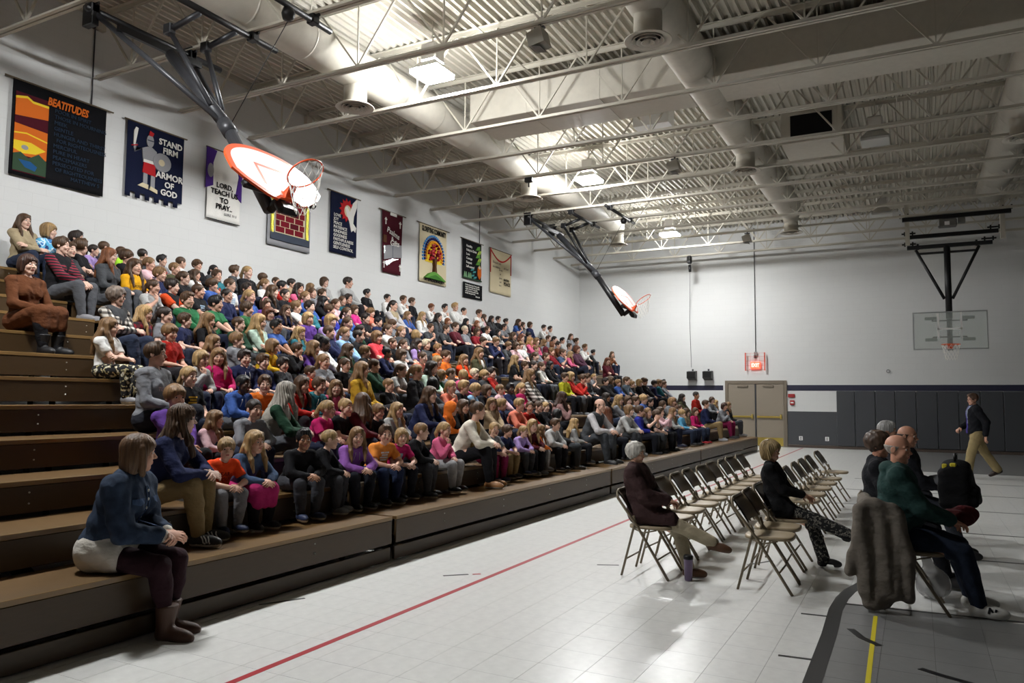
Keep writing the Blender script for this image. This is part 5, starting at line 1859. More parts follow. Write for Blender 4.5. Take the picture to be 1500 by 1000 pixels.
# row, place along the row, size, pose, kind, hair, hair colour, top, sleeve, facing, notes
PEOPLE = '''
2 4.17 1.09 1 W v br navy L 56 glasses
2 4.61 0.92 1 b w bl orangered S -25 earyou
2 4.92 1.01 1 g l bl denim L -6 pinkskirt
2 5.53 1.0 1 b s bk black L -35 tan
2 5.9 0.97 1 b z bl black L 46 -
2 6.31 0.99 1 g l lb violet L -38 hood
2 6.79 1.01 1 b s br orangetee S -40 -
2 7.09 0.93 1 g o bl magenta S -30 -
2 7.48 1.02 1 b z lb black L 30 -
2 8.02 1.0 2 g p bl pink L 8 chin
2 8.79 1.12 1 W u br cream L 28 jacket
2 9.23 0.96 1 g p bl gray S -38 -
2 9.62 0.88 1 b w br navy S -13 -
2 10.13 0.84 1 g p bl lavender L -18 -
2 10.42 0.99 1 g l bl maroon L -26 -
2 10.72 0.84 1 g l lb orange L 57 -
2 11.25 0.98 1 b s br ltgray L -14 hood
2 11.73 1.09 0 b s bk dgray L 95 -
2 12.39 0.85 0 g l bl ltgray L 46 -
2 13.23 1.2 1 M n br dgray L -17 glassesvest
2 14.06 1.13 0 g v aubr brown L 101 -
2 14.85 1.04 1 W o lb ltgray L -8 -
2 16.08 1.16 0 b s br royal L 21 glasses
2 16.37 1.14 2 g p lb dgray S -33 clap
2 16.66 1.13 1 g o br dgray S -10 -
2 17.28 1.15 2 b s br palepink L -10 clap
2 17.99 0.94 1 W l lb ltgray L 7 -
2 19.39 0.98 0 b w bl sky L -1 -
2 19.85 1.03 0 g o br tan S -8 -
2 20.76 1.04 0 g l br magenta L -31 -
2 22.15 1.06 0 M t br navy L 14 -
2 23.68 1.06 2 W o dkbr gray L -25 chin
2 25.09 0.99 0 W l lb black L 3 -
3 4.71 1.1 0 b w lb purple L -18 -
3 5.01 0.84 1 g l lb palepink L 28 -
3 5.47 1.02 1 b z dk gray L -19 -
3 5.91 1.03 1 W v gy dkgreen L 74 vest
3 6.53 1.0 1 g p bl magenta S 23 -
3 6.83 1.04 1 b z bl black S 2 -
3 7.12 1.15 1 g l br maroon L 106 -
3 7.43 0.93 1 b w lb black L -6 -
3 7.81 0.96 1 g l bl ltgray L -4 -
3 8.55 1.03 1 W l br navy L 10 -
3 9.08 0.97 1 b h br orange L 26 hoodup
3 9.39 1.03 1 g l br black L -17 -
3 10.53 0.97 0 g l lb tan L -41 -
3 10.85 0.95 0 b s bl navy L 35 -
3 11.14 1.07 1 b s bl coral L 0 -
3 11.52 0.98 1 g p br red L -49 -
3 11.86 1.0 1 b z br black L -12 -
3 12.48 0.87 0 g p bl black L -20 -
3 12.96 0.98 2 G v dkbr mauve L 51 chin
3 15.67 0.91 0 G l dk black L 5 tan
3 16.42 1.1 0 g v bl gray L -6 -
3 17.02 1.08 0 g o br gray L -24 -
3 17.56 1.08 0 b s br gray L -6 -
3 18.18 1.14 0 b w bl blue L 2 -
3 18.67 1.02 0 b s dk black L -11 -
3 19.13 1.02 1 g o br dgray L -3 -
3 19.95 1.17 1 g o lb gray L -13 -
3 20.24 0.97 1 g p br gray L -7 -
3 20.72 0.84 1 b s br dgray L -13 -
3 21.77 0.95 0 W l dk olive L -2 -
3 23.42 1.05 0 M z gydk red L -10 tan
3 24.48 0.97 1 W o br gray L -29 -
3 25.04 0.84 1 W v bl ltgray L -1 -
4 4.98 1.04 0 W s br gray L 34 tigers
4 5.33 1.0 0 g p bl black S 5 -
4 5.88 1.0 1 b z bk blue L 5 hood,dark
4 6.18 1.01 1 b s br orange L -32 -
4 6.76 1.02 1 g l br red L 17 -
4 7.05 1.01 1 b s br teal L 2 hood
4 7.35 0.97 1 g l lb pink L -34 -
4 8.13 0.99 0 W l lb mustard L 25 -
4 8.65 0.95 0 b z lb black S 17 -
4 9.41 1.01 0 W p lb black L 27 -
4 9.76 1.02 0 g o bk dgray L 104 -
4 10.05 1.06 2 g p bl coral L -12 chin
4 10.38 1.09 1 b s bl black L 16 -
4 10.75 1.02 1 b w bl ltblue S 33 -
4 11.11 1.0 1 g o br black L 2 -
4 11.88 0.93 0 b z lb palepink L 25 -
4 12.27 0.96 0 b s bk navy L -23 dark
4 12.73 0.99 0 g p bl magenta L 7 -
4 13.23 1.1 0 W v lb black L 20 check
5 5.85 1.0 2 g o bl ltgray L 12 chin
5 6.21 0.98 0 g l lb magenta L -23 -
5 6.6 0.99 0 b s dk navy L -19 hood
5 6.89 0.94 0 b s br navy L -1 -
5 7.22 0.9 0 b s dk dgray L 3 -
5 7.55 0.84 1 b s br orangered L 23 -
5 8.0 1.03 0 g p lb gray S -1 -
5 8.43 0.98 0 g p br black S -2 -
5 9.09 1.01 0 g p br dkgreen L 23 -
5 9.53 1.03 1 g p br ltgray S 16 glasses
5 10.35 1.17 1 g l dk mint L 10 -
5 10.64 0.95 1 g o lb green L 26 -
5 10.93 1.01 1 b z br gray L 24 -
5 11.34 0.99 1 g o bl pink L 100 -
5 12.01 0.96 0 b s wh navy L 11 -
5 12.36 0.94 0 b w bl dgray L 5 -
5 12.65 1.04 0 b s dk red L 8 -
5 16.09 1.05 0 b s br lime L -19 -
5 16.45 1.1 0 g o bl red L 17 -
5 16.79 1.14 2 b s br red L 4 chin
5 17.45 1.09 0 b s br dgray L -6 -
5 18.67 0.99 0 b s dk black L -8 -
5 19.07 1.07 0 g o br black L 22 -
5 19.59 0.96 0 b s lb blue L -8 -
5 20.36 1.1 0 b s br slate L -7 -
5 20.76 0.94 0 b s lb black L 15 -
5 21.43 1.04 0 g o bl black L -3 -
5 21.94 1.13 0 b w br black L -5 -
5 22.87 1.05 0 b s dk navy L 45 -
5 23.37 1.11 0 b s lb teal L 40 -
5 23.88 1.05 0 b s br gray L 1 -
6 5.26 1.01 0 g l lb white S 37 floral
6 6.02 1.01 0 b w lb red S 13 -
6 6.5 0.97 1 g l lb palepink L 22 glasses
6 7.02 0.98 0 b s lb gray L 53 hood
6 7.47 1.0 1 g o lb yellow L 27 -
6 7.96 0.96 2 b s br black L 37 chin
6 8.25 1.06 1 g l lb purple L 26 -
6 8.68 1.1 0 g a bk white L 41 dark
6 9.21 0.99 0 g l br dkgreen L 22 -
6 9.62 0.98 0 b s lb black L 41 -
6 9.97 0.84 1 W u bk navy L 42 tan
6 10.59 0.99 0 g o br white L 13 -
6 10.96 1.06 1 b z br coral S 5 -
6 11.43 0.98 1 g o bl orange L 19 -
6 12.0 1.08 0 b s br orange L 18 -
6 12.63 1.02 0 g l lb orangered L -15 -
6 13.29 1.0 0 W l lb olive L 4 whitefront
6 14.82 0.92 0 G l bl black S 31 -
6 15.23 1.0 0 b s br dgray L 5 -
6 15.68 1.06 0 g p dk black L 11 -
6 16.11 1.04 0 g p br ltgray L 8 vest
6 16.62 0.86 0 G l bk black L -3 tan
6 18.99 0.84 2 g p bl gray S 0 chin
6 25.25 0.87 1 b s bk black L -27 -
7 5.77 0.99 0 W c gybr dgray L 29 plaidsleeve
7 6.12 1.0 0 g v bl redplaid L 30 -
7 6.41 1.02 0 g p dk gray S 27 -
7 6.7 0.95 0 b s br navy S 49 -
7 7.07 1.01 0 g v lb black S 29 -
7 7.59 1.01 0 b z br dkgreen L 24 -
7 7.98 1.13 0 g l bl mint L 26 glasses
7 8.31 1.06 0 b s bk blue S 16 tan
7 8.78 0.96 0 g v bl teal L 20 -
7 9.46 1.08 0 b z br navy L 24 -
7 9.84 1.09 0 g p lb ltblue L 18 -
7 10.19 1.06 0 b z dk black L 25 -
7 10.7 1.1 0 g o lb coralred L -3 -
7 11.13 0.96 0 b z br black S 19 -
7 11.46 0.96 0 g p br gray L 8 glasses
7 11.92 1.04 0 g l dk lavender S 20 -
7 12.21 1.04 0 b s wh dgray L 5 -
7 12.6 0.95 0 b s lb orange S 11 -
7 17.01 1.09 0 g p br dgray L 4 -
7 17.64 1.12 0 b z br maroon L 0 -
7 22.11 0.99 0 W l aubr maroon L -27 -
8 5.08 1.06 0 W o dkbr brown L 17 dress
8 7.23 1.12 0 b s br green L 5 -
8 7.72 1.13 0 b s bk green S 30 -
8 8.3 1.1 0 b s br dgreen S 46 -
8 8.73 1.05 0 g o aubr gray L 3 glasses
8 9.61 1.06 0 g o bl purple L -7 -
8 9.95 1.17 1 g o bl lavender L 12 -
8 10.39 1.17 1 g p br ltblue S -3 -
8 10.74 0.99 1 g p dk dkgreen S 25 -
8 11.8 1.06 0 g p br white L 16 glasses
8 12.24 1.06 0 g p lb dgray S -15 -
8 12.7 1.0 0 g o bl black L 116 -
8 15.14 0.92 1 B w br black L -10 -
8 15.82 0.96 2 B w lb navy L -19 chin
8 16.37 0.89 1 B w lb dgray L 9 -
8 16.78 0.91 1 G o br palepink L -1 -
8 17.41 0.89 0 B w lb white S -23 -
8 18.29 0.84 0 B s lb gray L 9 -
8 18.88 0.84 0 B h bk maroon L 94 hoodup
8 19.23 1.08 0 b s lb crimson L 9 -
8 19.67 1.17 2 g p br denim S 1 chin
8 20.16 0.88 1 G l bl pink L 25 -
8 21.17 1.06 0 W o aubr plum L -14 -
9 7.01 1.07 2 g p br ltgray S 26 chin
9 7.44 1.1 0 b s dk black L 35 orangesleeve
9 7.9 1.08 0 b z br black S 28 -
9 8.44 1.08 0 b z dk navy L 20 glasses
9 8.91 1.15 0 g p bl blue L 19 -
9 9.24 1.0 0 g o br purple L 5 headband
9 9.53 0.96 1 g l br navy S 5 glasses
9 9.96 1.06 0 b s lb white S 42 -
9 10.3 1.12 0 b s dk teal L 13 -
9 10.83 1.11 0 b s br royal L 23 -
9 11.31 1.11 0 g p br blue L 10 glasses
9 11.86 1.02 0 b s dk black S 17 -
9 12.25 0.96 0 b s bk navy S 20 -
9 12.72 0.96 0 b w br gray S 39 -
9 13.93 0.84 2 B s br dgray S 5 chin
9 14.51 0.89 1 B s br dgray S 19 -
9 15.23 0.95 0 B s br maroon L 4 -
9 15.64 0.9 0 B z wh gray L 16 -
9 16.21 0.9 0 G o br crimson L -19 glasses
9 18.16 0.96 0 G l br black L 0 -
9 18.61 0.93 0 G l aubr white S 1 -
9 19.15 0.88 0 G v rb pink L 18 -
9 19.56 0.9 0 G l lb pink L 9 -
9 20.04 0.89 0 G v lb gray L 27 -
9 20.63 0.86 0 G o au brown L 28 -
9 21.04 0.89 0 B s dk brown L 3 -
9 21.89 0.89 0 B s br gray L -2 -
9 22.77 1.02 2 B s lb white L -7 chin
9 23.39 0.86 1 B s bk dgray L 45 -
9 25.25 0.9 2 W l br brown L -27 chin
10 6.18 1.05 0 W s br black L 42 vest
10 6.88 1.02 0 W l au dgray L 38 glasses
10 7.26 1.17 0 g l br gold S 15 dordt
10 7.68 1.08 0 b s lb navy L 26 -
10 8.11 1.08 0 g p br black S 28 glasses
10 8.65 1.02 0 b w br blue S 33 -
10 9.03 1.11 0 b z br white S 26 glasses
10 9.39 1.07 0 b s dk navy L 19 -
10 10.0 1.14 0 g l br black L 22 -
10 10.3 1.1 0 b z dk black L 18 -
10 10.83 1.13 0 g p lb blue L 14 -
10 11.31 1.08 0 g l bk black L 28 -
10 11.68 1.07 0 g p br palepink S 11 -
10 12.23 0.97 0 g o br hotpink L 13 -
10 12.76 0.97 0 b w lb coral S 18 -
10 13.63 1.07 0 W p dk beige L 15 vest
10 14.11 0.84 0 G l lb blue L 18 -
10 14.71 0.9 0 G l bl white L 5 -
10 15.4 0.95 0 G l dk dgray L 5 -
10 17.43 0.86 1 B s br white S 3 -
10 18.02 0.83 1 G l bk ltgray L 1 glasses
10 20.23 0.87 0 B s bk black L 59 -
10 21.61 0.87 0 B s br gray L -2 -
10 22.07 0.88 0 B s dk gray L 4 -
10 22.7 0.89 0 B s bk ltgray S 5 -
10 23.89 0.97 0 B s br gray L 15 -
11 6.52 1.1 1 b s br dgray L 20 -
11 6.81 1.17 0 b s br black S 134 -
11 7.54 1.12 0 b w br black L 56 -
11 7.93 1.04 0 g p lb palepink S 36 -
11 8.4 1.03 0 b z lb olive L 24 -
11 8.8 0.95 0 g l br white L 26 -
11 9.26 1.05 0 b s br teal S 5 -
11 9.99 1.03 0 W p bl black L 19 -
11 10.38 1.05 0 g p lb white L 23 -
11 10.82 1.08 0 b s bk red L 29 -
11 11.28 1.12 0 g l dk pink S 3 -
11 11.65 1.04 0 g p br gray L -6 -
11 11.94 1.07 0 b s br dgray L 16 -
11 12.35 1.01 1 g p br teal L 2 -
11 12.76 1.07 0 b s dk black S -5 glasses
11 16.41 0.9 1 g o au gray L -19 -
11 17.34 0.81 1 G v bk black L 14 -
11 17.91 0.81 1 G l au maroon L -7 -
11 19.47 0.87 1 B s dk gray S 6 -
11 24.8 0.94 0 W l br gray L -22 -
12 6.34 0.99 0 W l br beige L 20 -
12 6.69 1.17 0 g o bl ltblue S 44 tiedye
12 6.98 1.17 1 b s dk dgray L 49 -
12 7.27 0.91 1 g p dk lavender L 51 -
12 7.56 1.0 0 b z br gray L 76 -
12 7.85 0.95 0 b z br neon S 80 -
12 8.24 1.0 0 b z dk dgray L 85 -
12 8.6 0.94 0 b s bk gray S 24 -
12 8.99 0.99 0 b z br white S 70 -
12 9.33 1.0 0 b w br black L 12 -
12 9.69 0.94 0 g p bk dgray L 11 -
12 10.18 1.05 0 b s br dgray L 66 -
12 10.89 0.98 0 b w br gray L 47 -
12 11.23 0.94 0 b z br gray S 17 -
12 11.67 0.98 0 b s dk tan S 29 -
12 12.23 0.96 0 g l lb gray L 48 -
12 12.71 0.99 0 W o br ltgray L 14 -
12 13.53 1.13 0 M t dk ltgray L 25 -
12 14.16 0.9 0 B s bk black L 22 hood
12 14.93 0.87 0 B s dk white L 12 -
12 15.38 0.97 2 B s br white L 20 chin
12 15.98 0.92 0 B s br black L 21 -
12 16.62 0.89 2 B w au white L 7 chin
12 17.27 0.97 2 B s bk white L -6 chin
12 18.08 1.05 0 B s bl white L 3 -
12 18.53 0.95 0 B z dk white L 7 -
12 19.1 1.03 2 B s br white L 15 chin
12 19.65 0.86 0 G l br palepink L 33 -
12 20.11 0.86 0 G l dk dgray L 5 glasses
12 20.54 0.89 0 B s dk black L 6 -
12 21.03 0.86 0 B s dk gray L 22 -
12 21.6 0.98 2 G v br blue S 6 chin
12 22.2 0.86 0 G l br gray L 19 -
12 22.75 0.93 0 G o br navy L 4 -
12 23.48 0.96 2 B s dk white L 5 chin
12 24.33 0.92 0 B s dk ltgray L -3 -
'''

# ------------------------------------------------------------------ the seated crowd
def pose_skel(sh, po):
    if sh == 'c':
        feet = ((.14, .085, -.205), (.155, -.08, -.205))
        if po == 0:
            J = skeleton('c', (-.17, 0, .092), .05, feet, ((.045, .075, .18), (.05, -.07, .18)))
        elif po == 1:
            J = skeleton('c', (-.17, 0, .092), .5, feet, ((.19, .05, .17), (.2, -.035, .165)), elbow=((-.2, .8, -.3), (-.2, -.8, -.3)))
        elif po == 2:
            J = skeleton('c', (-.17, 0, .092), .34, feet, ((.12, .03, .175), (.085, -.045, .345)), elbow=((-.4, .8, -.3), (.3, -.5, -.8)))
        elif po == 4:
            J = skeleton('c', (-.17, 0, .092), .05, feet, ((.02, -.075, .235), (.035, .07, .22)), elbow=((-.1, 1, -.4), (-.1, -1, -.4)))
        elif po == 5:
            J = skeleton('c', (-.17, 0, .092), .05, feet, ((.13, .02, .165), (.13, -.02, .17)), elbow=((-.3, .8, -.5), (-.3, -.8, -.5)))
        else:
            J = skeleton('c', (-.17, 0, .092), .12, feet, ((.10, .045, .40), (.10, -.045, .40)), elbow=((.1, .7, -.8), (.1, -.7, -.8)))
    else:
        feet = ((.2, .1, -.187), (.225, -.1, -.187))
        if po == 0:
            J = skeleton('a', (-.24, 0, .125), .05, feet, ((.07, .09, .255), (.08, -.08, .26)))
        elif po == 1:
            J = skeleton('a', (-.24, 0, .125), .45, feet, ((.24, .05, .29), (.25, -.04, .285)), elbow=((-.2, .8, -.3), (-.2, -.8, -.3)))
        elif po == 4:
            J = skeleton('a', (-.24, 0, .125), .05, feet, ((-.0, -.1, .36), (.02, .1, .34)), elbow=((-.1, 1, -.4), (-.1, -1, -.4)))
        elif po == 5:
            J = skeleton('a', (-.24, 0, .125), .05, feet, ((.14, .03, .25), (.14, -.03, .26)), elbow=((-.3, .8, -.5), (-.3, -.8, -.5)))
        else:
            J = skeleton('a', (-.24, 0, .125), .32, feet, ((.16, .04, .285), (.12, -.05, .46)), elbow=((-.4, .8, -.3), (.3, -.5, -.8)))
    J['seat'], J['edge'] = 0., .0
    return J


SK = {(sh, po): pose_skel(sh, po) for sh, ps in (('c', (0, 1, 2, 3, 4, 5)), ('a', (0, 1, 2, 4, 5))) for po in ps}
CACHE = {}


def cached(key, fn):
    if key not in CACHE:
        CACHE[key] = fn()
    return CACHE[key]


def hand_kw(sh, po):
    if po == 2:
        return dict(hands=('rest', 'grip'), hnorm=((.1, .2, 1), (1, 0, .2)), hdir=(None, (-.1, .1, 1)))
    if po == 3:
        return dict(hands=('flat', 'flat'), hnorm=((0, 1, .1), (0, -1, .1)), hdir=((.2, -.05, 1), (.2, .05, 1)))
    if po == 4:
        return dict(hands=('rest', 'rest'), hnorm=((.8, 0, .6), (.8, 0, .6)))
    if po in (1, 5):
        return dict(hands=('rest', 'rest'), hnorm=((.2, .8, .6), (.2, -.8, .6)))
    return dict(hands=('rest', 'rest'))


def cloth_mesh(name, vf, m=CLOTH):
    return newmesh(name, vf[0], vf[1], (m,), smooth=True)


def get_body(sh, po, yq):
    return cached(('b', sh, po, yq), lambda: full_body(SK[sh, po], R(yq), .06, **hand_kw(sh, po)))


def get_top(sh, po, sl, hood, bust=0.):
    return cached(('t', sh, po, sl, hood, bust), lambda: cloth_mesh('top', top_mesh(SK[sh, po], sl, hood=hood, bust=bust, g=.02 if hood else .014)))


def get_vest(sh, po):
    return cached(('v', sh, po), lambda: cloth_mesh('vest', top_mesh(SK[sh, po], 'V', g=.024)))


def front_panel(J, w=.06, g=.0215, m=None):
    def cut(D, x, y, z):
        return np.maximum(D, np.maximum(np.abs(y) - w, J['P'].x + .03 + (z - J['P'].z) * math.tan(J['lean']) - x))
    V, F = top_mesh_raw(J, g, cut)
    return V, F


def top_mesh_raw(J, g, cut):
    lo, hi = bounds(J)
    f = Field(lo, hi, .011)
    torso(f, J, g)
    u = np.array(J['u'])
    f.plane(-u, -(u @ np.array(J['P'])) + .02)
    f.cap(J['N'] + Vector((0, 0, -.006)), J['N'] + Vector((.04, 0, .14)), J['p']['rn'] + .008, J['p']['rn'] + .03, k=.006, sub=True)
    f.fn(cut)
    return f.mesh(1)


_tm = top_mesh


def top_mesh(J, sleeve='L', **kw):
    if sleeve != 'V':
        return _tm(J, sleeve, **kw)
    lo, hi = bounds(J)
    g = kw.get('g', .024)
    f = Field(lo, hi, .0135)
    torso(f, J, g)
    f.fn(fold(.003))
    for i, s in ((0, 1), (1, -1)):
        q = np.array(J['S', i])
        f.cap(q + np.array((0, s * .02, 0)), np.array(J['E', i]) + np.array((0, s * .02, 0)), J['p']['ru'] + .02, k=.012, sub=True)
    u = np.array(J['u'])
    f.plane(-u, -(u @ np.array(J['P'])) + .05)
    f.cap(J['N'] + Vector((0, 0, -.006)), J['N'] + Vector((.05, 0, .14)), J['p']['rn'] + .012, J['p']['rn'] + .03, k=.006, sub=True)
    f.fn(lambda D, x, y, z: np.maximum(D, -(np.maximum(np.abs(y) - .012, -(x - (J['P'].x + .02))))))if False else None
    f.plane((0, 0, -1), -.003)
    return f.mesh(1)


def get_bottom(sh, po):
    return cached(('p', sh, po), lambda: cloth_mesh('trousers', bottom_mesh(SK[sh, po])))


def get_skirt(sh, po):
    return cached(('k', sh, po), lambda: cloth_mesh('skirt', bottom_mesh(SK[sh, po], skirt=.12 if sh == 'c' else .16, crop=.6)))


def get_shoe(sh, po, i, kind):
    def mk():
        V, F, MI = shoe_mesh(SK[sh, po], i, (1, .25 if i == 0 else -.12, 0), kind)
        return newmesh('shoe', V, F, (SHOE, SOLE if kind == 'sneaker' else SHOE), MI, smooth=True)
    return cached(('s', sh, po, i, kind), mk)


def chest_text(parent, topme, lines, size, m, zc, width, depth=.0015):
    """lettering printed on the chest: flat letters pressed onto the shirt's surface"""
    V = [v.co.copy() for v in topme.vertices]
    bv = BVHTree.FromPolygons(V, [tuple(p.vertices) for p in topme.polygons])
    for k, tx in enumerate(lines):
        me = text_mesh(tx, size, m, 0., 'CENTER', width[k])
        for v in me.vertices:
            y, z = v.co.x, v.co.y + zc - k * size * .95
            hit = bv.ray_cast(Vector((.6, y, z)), Vector((-1, 0, 0)))
            x = hit[0].x if hit[0] else .0
            v.co = Vector((x + .003 + depth, y, z))
        link('lettering', me, parent)


def press(V, tm, lift=.003):
    bv = BVHTree.FromPolygons([v.co.copy() for v in tm.vertices], [tuple(p.vertices) for p in tm.polygons])
    out = []
    for y, z in V:
        h_ = bv.ray_cast(Vector((.6, y, z)), Vector((-1, 0, 0)))
        out.append(((h_[0].x if h_[0] else 0.) + lift, y, z))
    return out


def print_mesh(tm, J, kd):
    zc = J['N'].z - .13
    V, F = [], []
    nr = random.Random(kd)
    for q in range(3 if kd == 'a' else 4):
        if kd == 'b':
            cy, cz, w, h_ = 0, zc + .045 - q * .028, .055 - .012 * (q % 2), .009
        else:
            cy, cz, w, h_ = nr.uniform(-.03, .03), zc + nr.uniform(-.035, .035), nr.uniform(.02, .045), nr.uniform(.012, .03)
        n = len(V)
        for a in range(5):
            for b in (0, 1):
                V.append((cy + (a / 4 * 2 - 1) * w, cz + (b * 2 - 1) * h_))
        F += [(n + 2 * a, n + 2 * a + 2, n + 2 * a + 3, n + 2 * a + 1) for a in range(4)]
    return newmesh('chest_print', press(V, tm), F, (CLOTH,))


def string_mesh(tm, J):
    b = MB()
    for s in (-1, 1):
        zs = [J['N'].z - .045 - .022 * k for k in range(5)]
        P_ = press([(s * .026 + .003 * s * k, z) for k, z in enumerate(zs)], tm, .004)
        b.tube(P_, .0032, 5)
    return b.mesh('drawstrings', CLOTH)


BOT = ['1d1e23', '1a1b20', '22273a', '2b3346', '3a3c40', '17171a', '20222a', '2a2f3f', '55575c', '262428']
SKINS = ['d4ab96', 'cfa28d', 'd8b29f', 'cb9e88', 'd2a893']
ORD = ['', 'lowest', 'second', 'third', 'fourth', 'fifth', 'sixth', 'seventh', 'eighth', 'ninth', 'tenth', 'eleventh', 'top']
rowname = {n: ORD[n] + ' bench' for n in range(1, 13)}
HLZ = {('c', 4): .555, ('c', 5): .555, ('a', 4): .735, ('a', 5): .735, ('c', 0): .555, ('c', 1): .49, ('c', 2): .50, ('c', 3): .53, ('a', 0): .735, ('a', 1): .65, ('a', 2): .67}
HLX = {('c', 0): -.15, ('c', 1): .03, ('c', 2): .0, ('c', 3): -.1, ('a', 0): -.2, ('a', 1): .02, ('a', 2): -.02}
recs = []
for ln in PEOPLE.strip().split('\n'):
    q = ln.split()
    recs.append(dict(n=int(q[0]), Y=float(q[1]), s=float(q[2]), po=int(q[3]), k=q[4], hs=q[5], hc=q[6], top=q[7], sl=q[8], psi=float(q[9]), ex=[] if q[10] == '-' else q[10].split(',')))
GARM = {}
for r in recs:
    c = TOPW.get(r['top'], r['top'])
    ex = r['ex']
    if 'dress' in ex:
        g_ = 'long knitted dress'
    elif 'hood' in ex or 'hoodup' in ex:
        g_ = 'hoodie'
    elif 'vest' in ex or 'glassesvest' in ex:
        g_ = 'vest'
    elif 'jacket' in ex:
        g_ = 'fleece jacket'
    elif r['sl'] == 'S':
        g_ = 'tee'
    else:
        g_ = 'sweater' if r['k'] in 'WG' else 'pullover'
    r['g'] = c + ' ' + g_
    r['c'] = c
recs.sort(key=lambda r: (r['n'], r['Y']))
seen = {}
for i, r in enumerate(recs):
    a = recs[i - 1] if i and recs[i - 1]['n'] == r['n'] else None
    b = recs[i + 1] if i + 1 < len(recs) and recs[i + 1]['n'] == r['n'] else None
    act = ''
    if 'chin' in r['ex']:
        act = ', hand at chin'
    if 'clap' in r['ex']:
        act = ', hands raised'
    if 'hoodup' in r['ex']:
        act = ', hood up'
    if 'glasses' in r['ex'] or 'glassesvest' in r['ex']:
        act = ', in glasses'
    if a and b:
        rel = 'between ' + a['c'] + ' and ' + b['c']
    elif b:
        rel = 'near end, beside ' + b['c']
    else:
        rel = 'far end, beside ' + a['c']
    r['lab'] = 'person in ' + r['g'] + act + ', ' + rowname[r['n']] + ', ' + rel
    seen.setdefault(r['lab'], []).append(r)
for l, rs in seen.items():
    if len(rs) > 1:
        rs.sort(key=lambda r: r['Y'])
        for r, w in zip(rs, ('nearer', 'farther', 'farthest')):
            r['lab'] = r['lab'].replace('person in', w + ' person in')
for r in recs:
    sh = 'c' if r['k'] in 'bg' else 'a'
    po = 3 if 'clap' in r['ex'] else r['po']
    if po == 0 and r['n'] > 2 and 'tigers' not in r['ex'] and 'dordt' not in r['ex'] and 'dress' not in r['ex']:
        po = (0, 4, 5)[int(r['Y'] * 31) % 3]
    J = SK[sh, po]
    ex = r['ex']
    psi = (r['psi'] + 180) % 360 - 180
    by = max(-16, min(34, psi * .5))
    rel = max(-80, min(80, psi - by))
    yq = int(round(rel / 20.) * 20)
    s = r['s'] * HLZ[sh, po] / J['H'].z
    hip = Vector((J['P'].x, 0, 0)) * s
    Rm = Matrix.Rotation(R(by), 3, 'Z')
    hl = Rm @ (Vector((J['H'].x, 0, 0)) * s - hip) + hip
    edge = RX - RD * (r['n'] - 1)
    want = edge + HLX[sh, r['po']] * r['s']
    dx = max(-.06, min(.04, want - (edge + hl.x)))
    loc = Vector((edge + dx, r['Y'] - hl.y, RZ + RR * (r['n'] - 1) + .003)) + hip - Rm @ hip
    rnd = random.Random(int(r['Y'] * 100) + r['n'] * 7)
    skin = srgb(rnd.choice(SKINS))
    if 'dark' in ex:
        skin = srgb('4a3024')
    if r['hs'] == 's' and rnd.random() < .4:
        r['hs'] = 'q'
    if 'tan' in ex:
        skin = srgb('a5765a')
    o = thing('person', r['lab'], 'person', loc, R(by), 'people seated on the bleachers', get_body(sh, po, yq))
    o.scale = (s, s, s)
    o.color = (*skin, 1)
    hm = head_matrix(J, R(yq), .06)
    hcol = srgb(HAIRC[r['hc']])
    f_ = rnd.uniform(.85, 1.15)
    hcol = tuple(v * f_ for v in hcol)
    tc = srgb(TOPC[r['top']])
    if r['hs'] == 'h':
        link('hood', HAIRS['h'], o, mw=hm, color=tc)
        link('hair', HAIRS['z'], o, mw=hm, color=hcol)
    else:
        link('hair', HAIRS[r['hs']], o, mw=hm, color=hcol)
    if 'glasses' in ex or 'glassesvest' in ex:
        link('glasses', GLASSES, o, mw=hm)
    if 'headband' in ex:
        link('headband', MB().tube([(-.0 + .02 * math.cos(a) * 0, .088 * math.cos(a), .034 + .097 * math.sin(a)) for a in np.linspace(.1, PI - .1, 18)], .011, 8).mesh('headband', mat('pink_ribbon', (222, 150, 160), rough=.7)), o, mw=hm)
    bust = .05 if r['k'] == 'W' else 0.
    hood = 'hood' in ex
    if 'vest' in ex or 'glassesvest' in ex or 'plaidsleeve' in ex or 'orangesleeve' in ex:
        sc = srgb('d8d4cc') if 'vest' in ex and r['n'] < 8 else srgb('b9b6b8')
        if r['top'] == 'dkgreen':
            sc, tc = tc, srgb('99958b')
        if 'orangesleeve' in ex:
            sc = srgb('cc4a22')
        tm = get_top(sh, po, 'L' if 'orangesleeve' not in ex else 'S', False, bust)
        if 'plaidsleeve' in ex:
            tm = tm.copy()
            tm.materials.clear()
            tm.materials.append(pattern_mat('white_check_cloth', 'check'))
        elif r['n'] == 10 and r['top'] == 'black':
            tm = tm.copy()
            tm.materials.clear()
            tm.materials.append(pattern_mat('red_stripe_knit', 'stripe'))
        link('shirt', tm, o, color=sc)
        vm = get_vest(sh, po)
        link('vest', vm, o, color=tc)
        if 'orangesleeve' in ex:
            chest_text(o, vm, ['NOPE'], .055, WHITE, J['N'].z - .17, [.13])
    else:
        tm = get_top(sh, po, r['sl'], hood, bust)
        pm = None
        if 'tiedye' in ex:
            pm = pattern_mat('tie_dye_cotton', 'tiedye')
        if r['top'] == 'redplaid':
            pm = pattern_mat('red_plaid_flannel', 'plaid')
        if 'check' in ex:
            pm = pattern_mat('black_white_check', 'check')
        if pm:
            tm = tm.copy()
            tm.materials.clear()
            tm.materials.append(pm)
        if r['top'] == 'denim':
            tm = tm.copy()
            tm.materials.clear()
            tm.materials.append(DENIM)
        link('hoodie' if hood else ('tee' if r['sl'] == 'S' else 'sweater'), tm, o, color=tc)
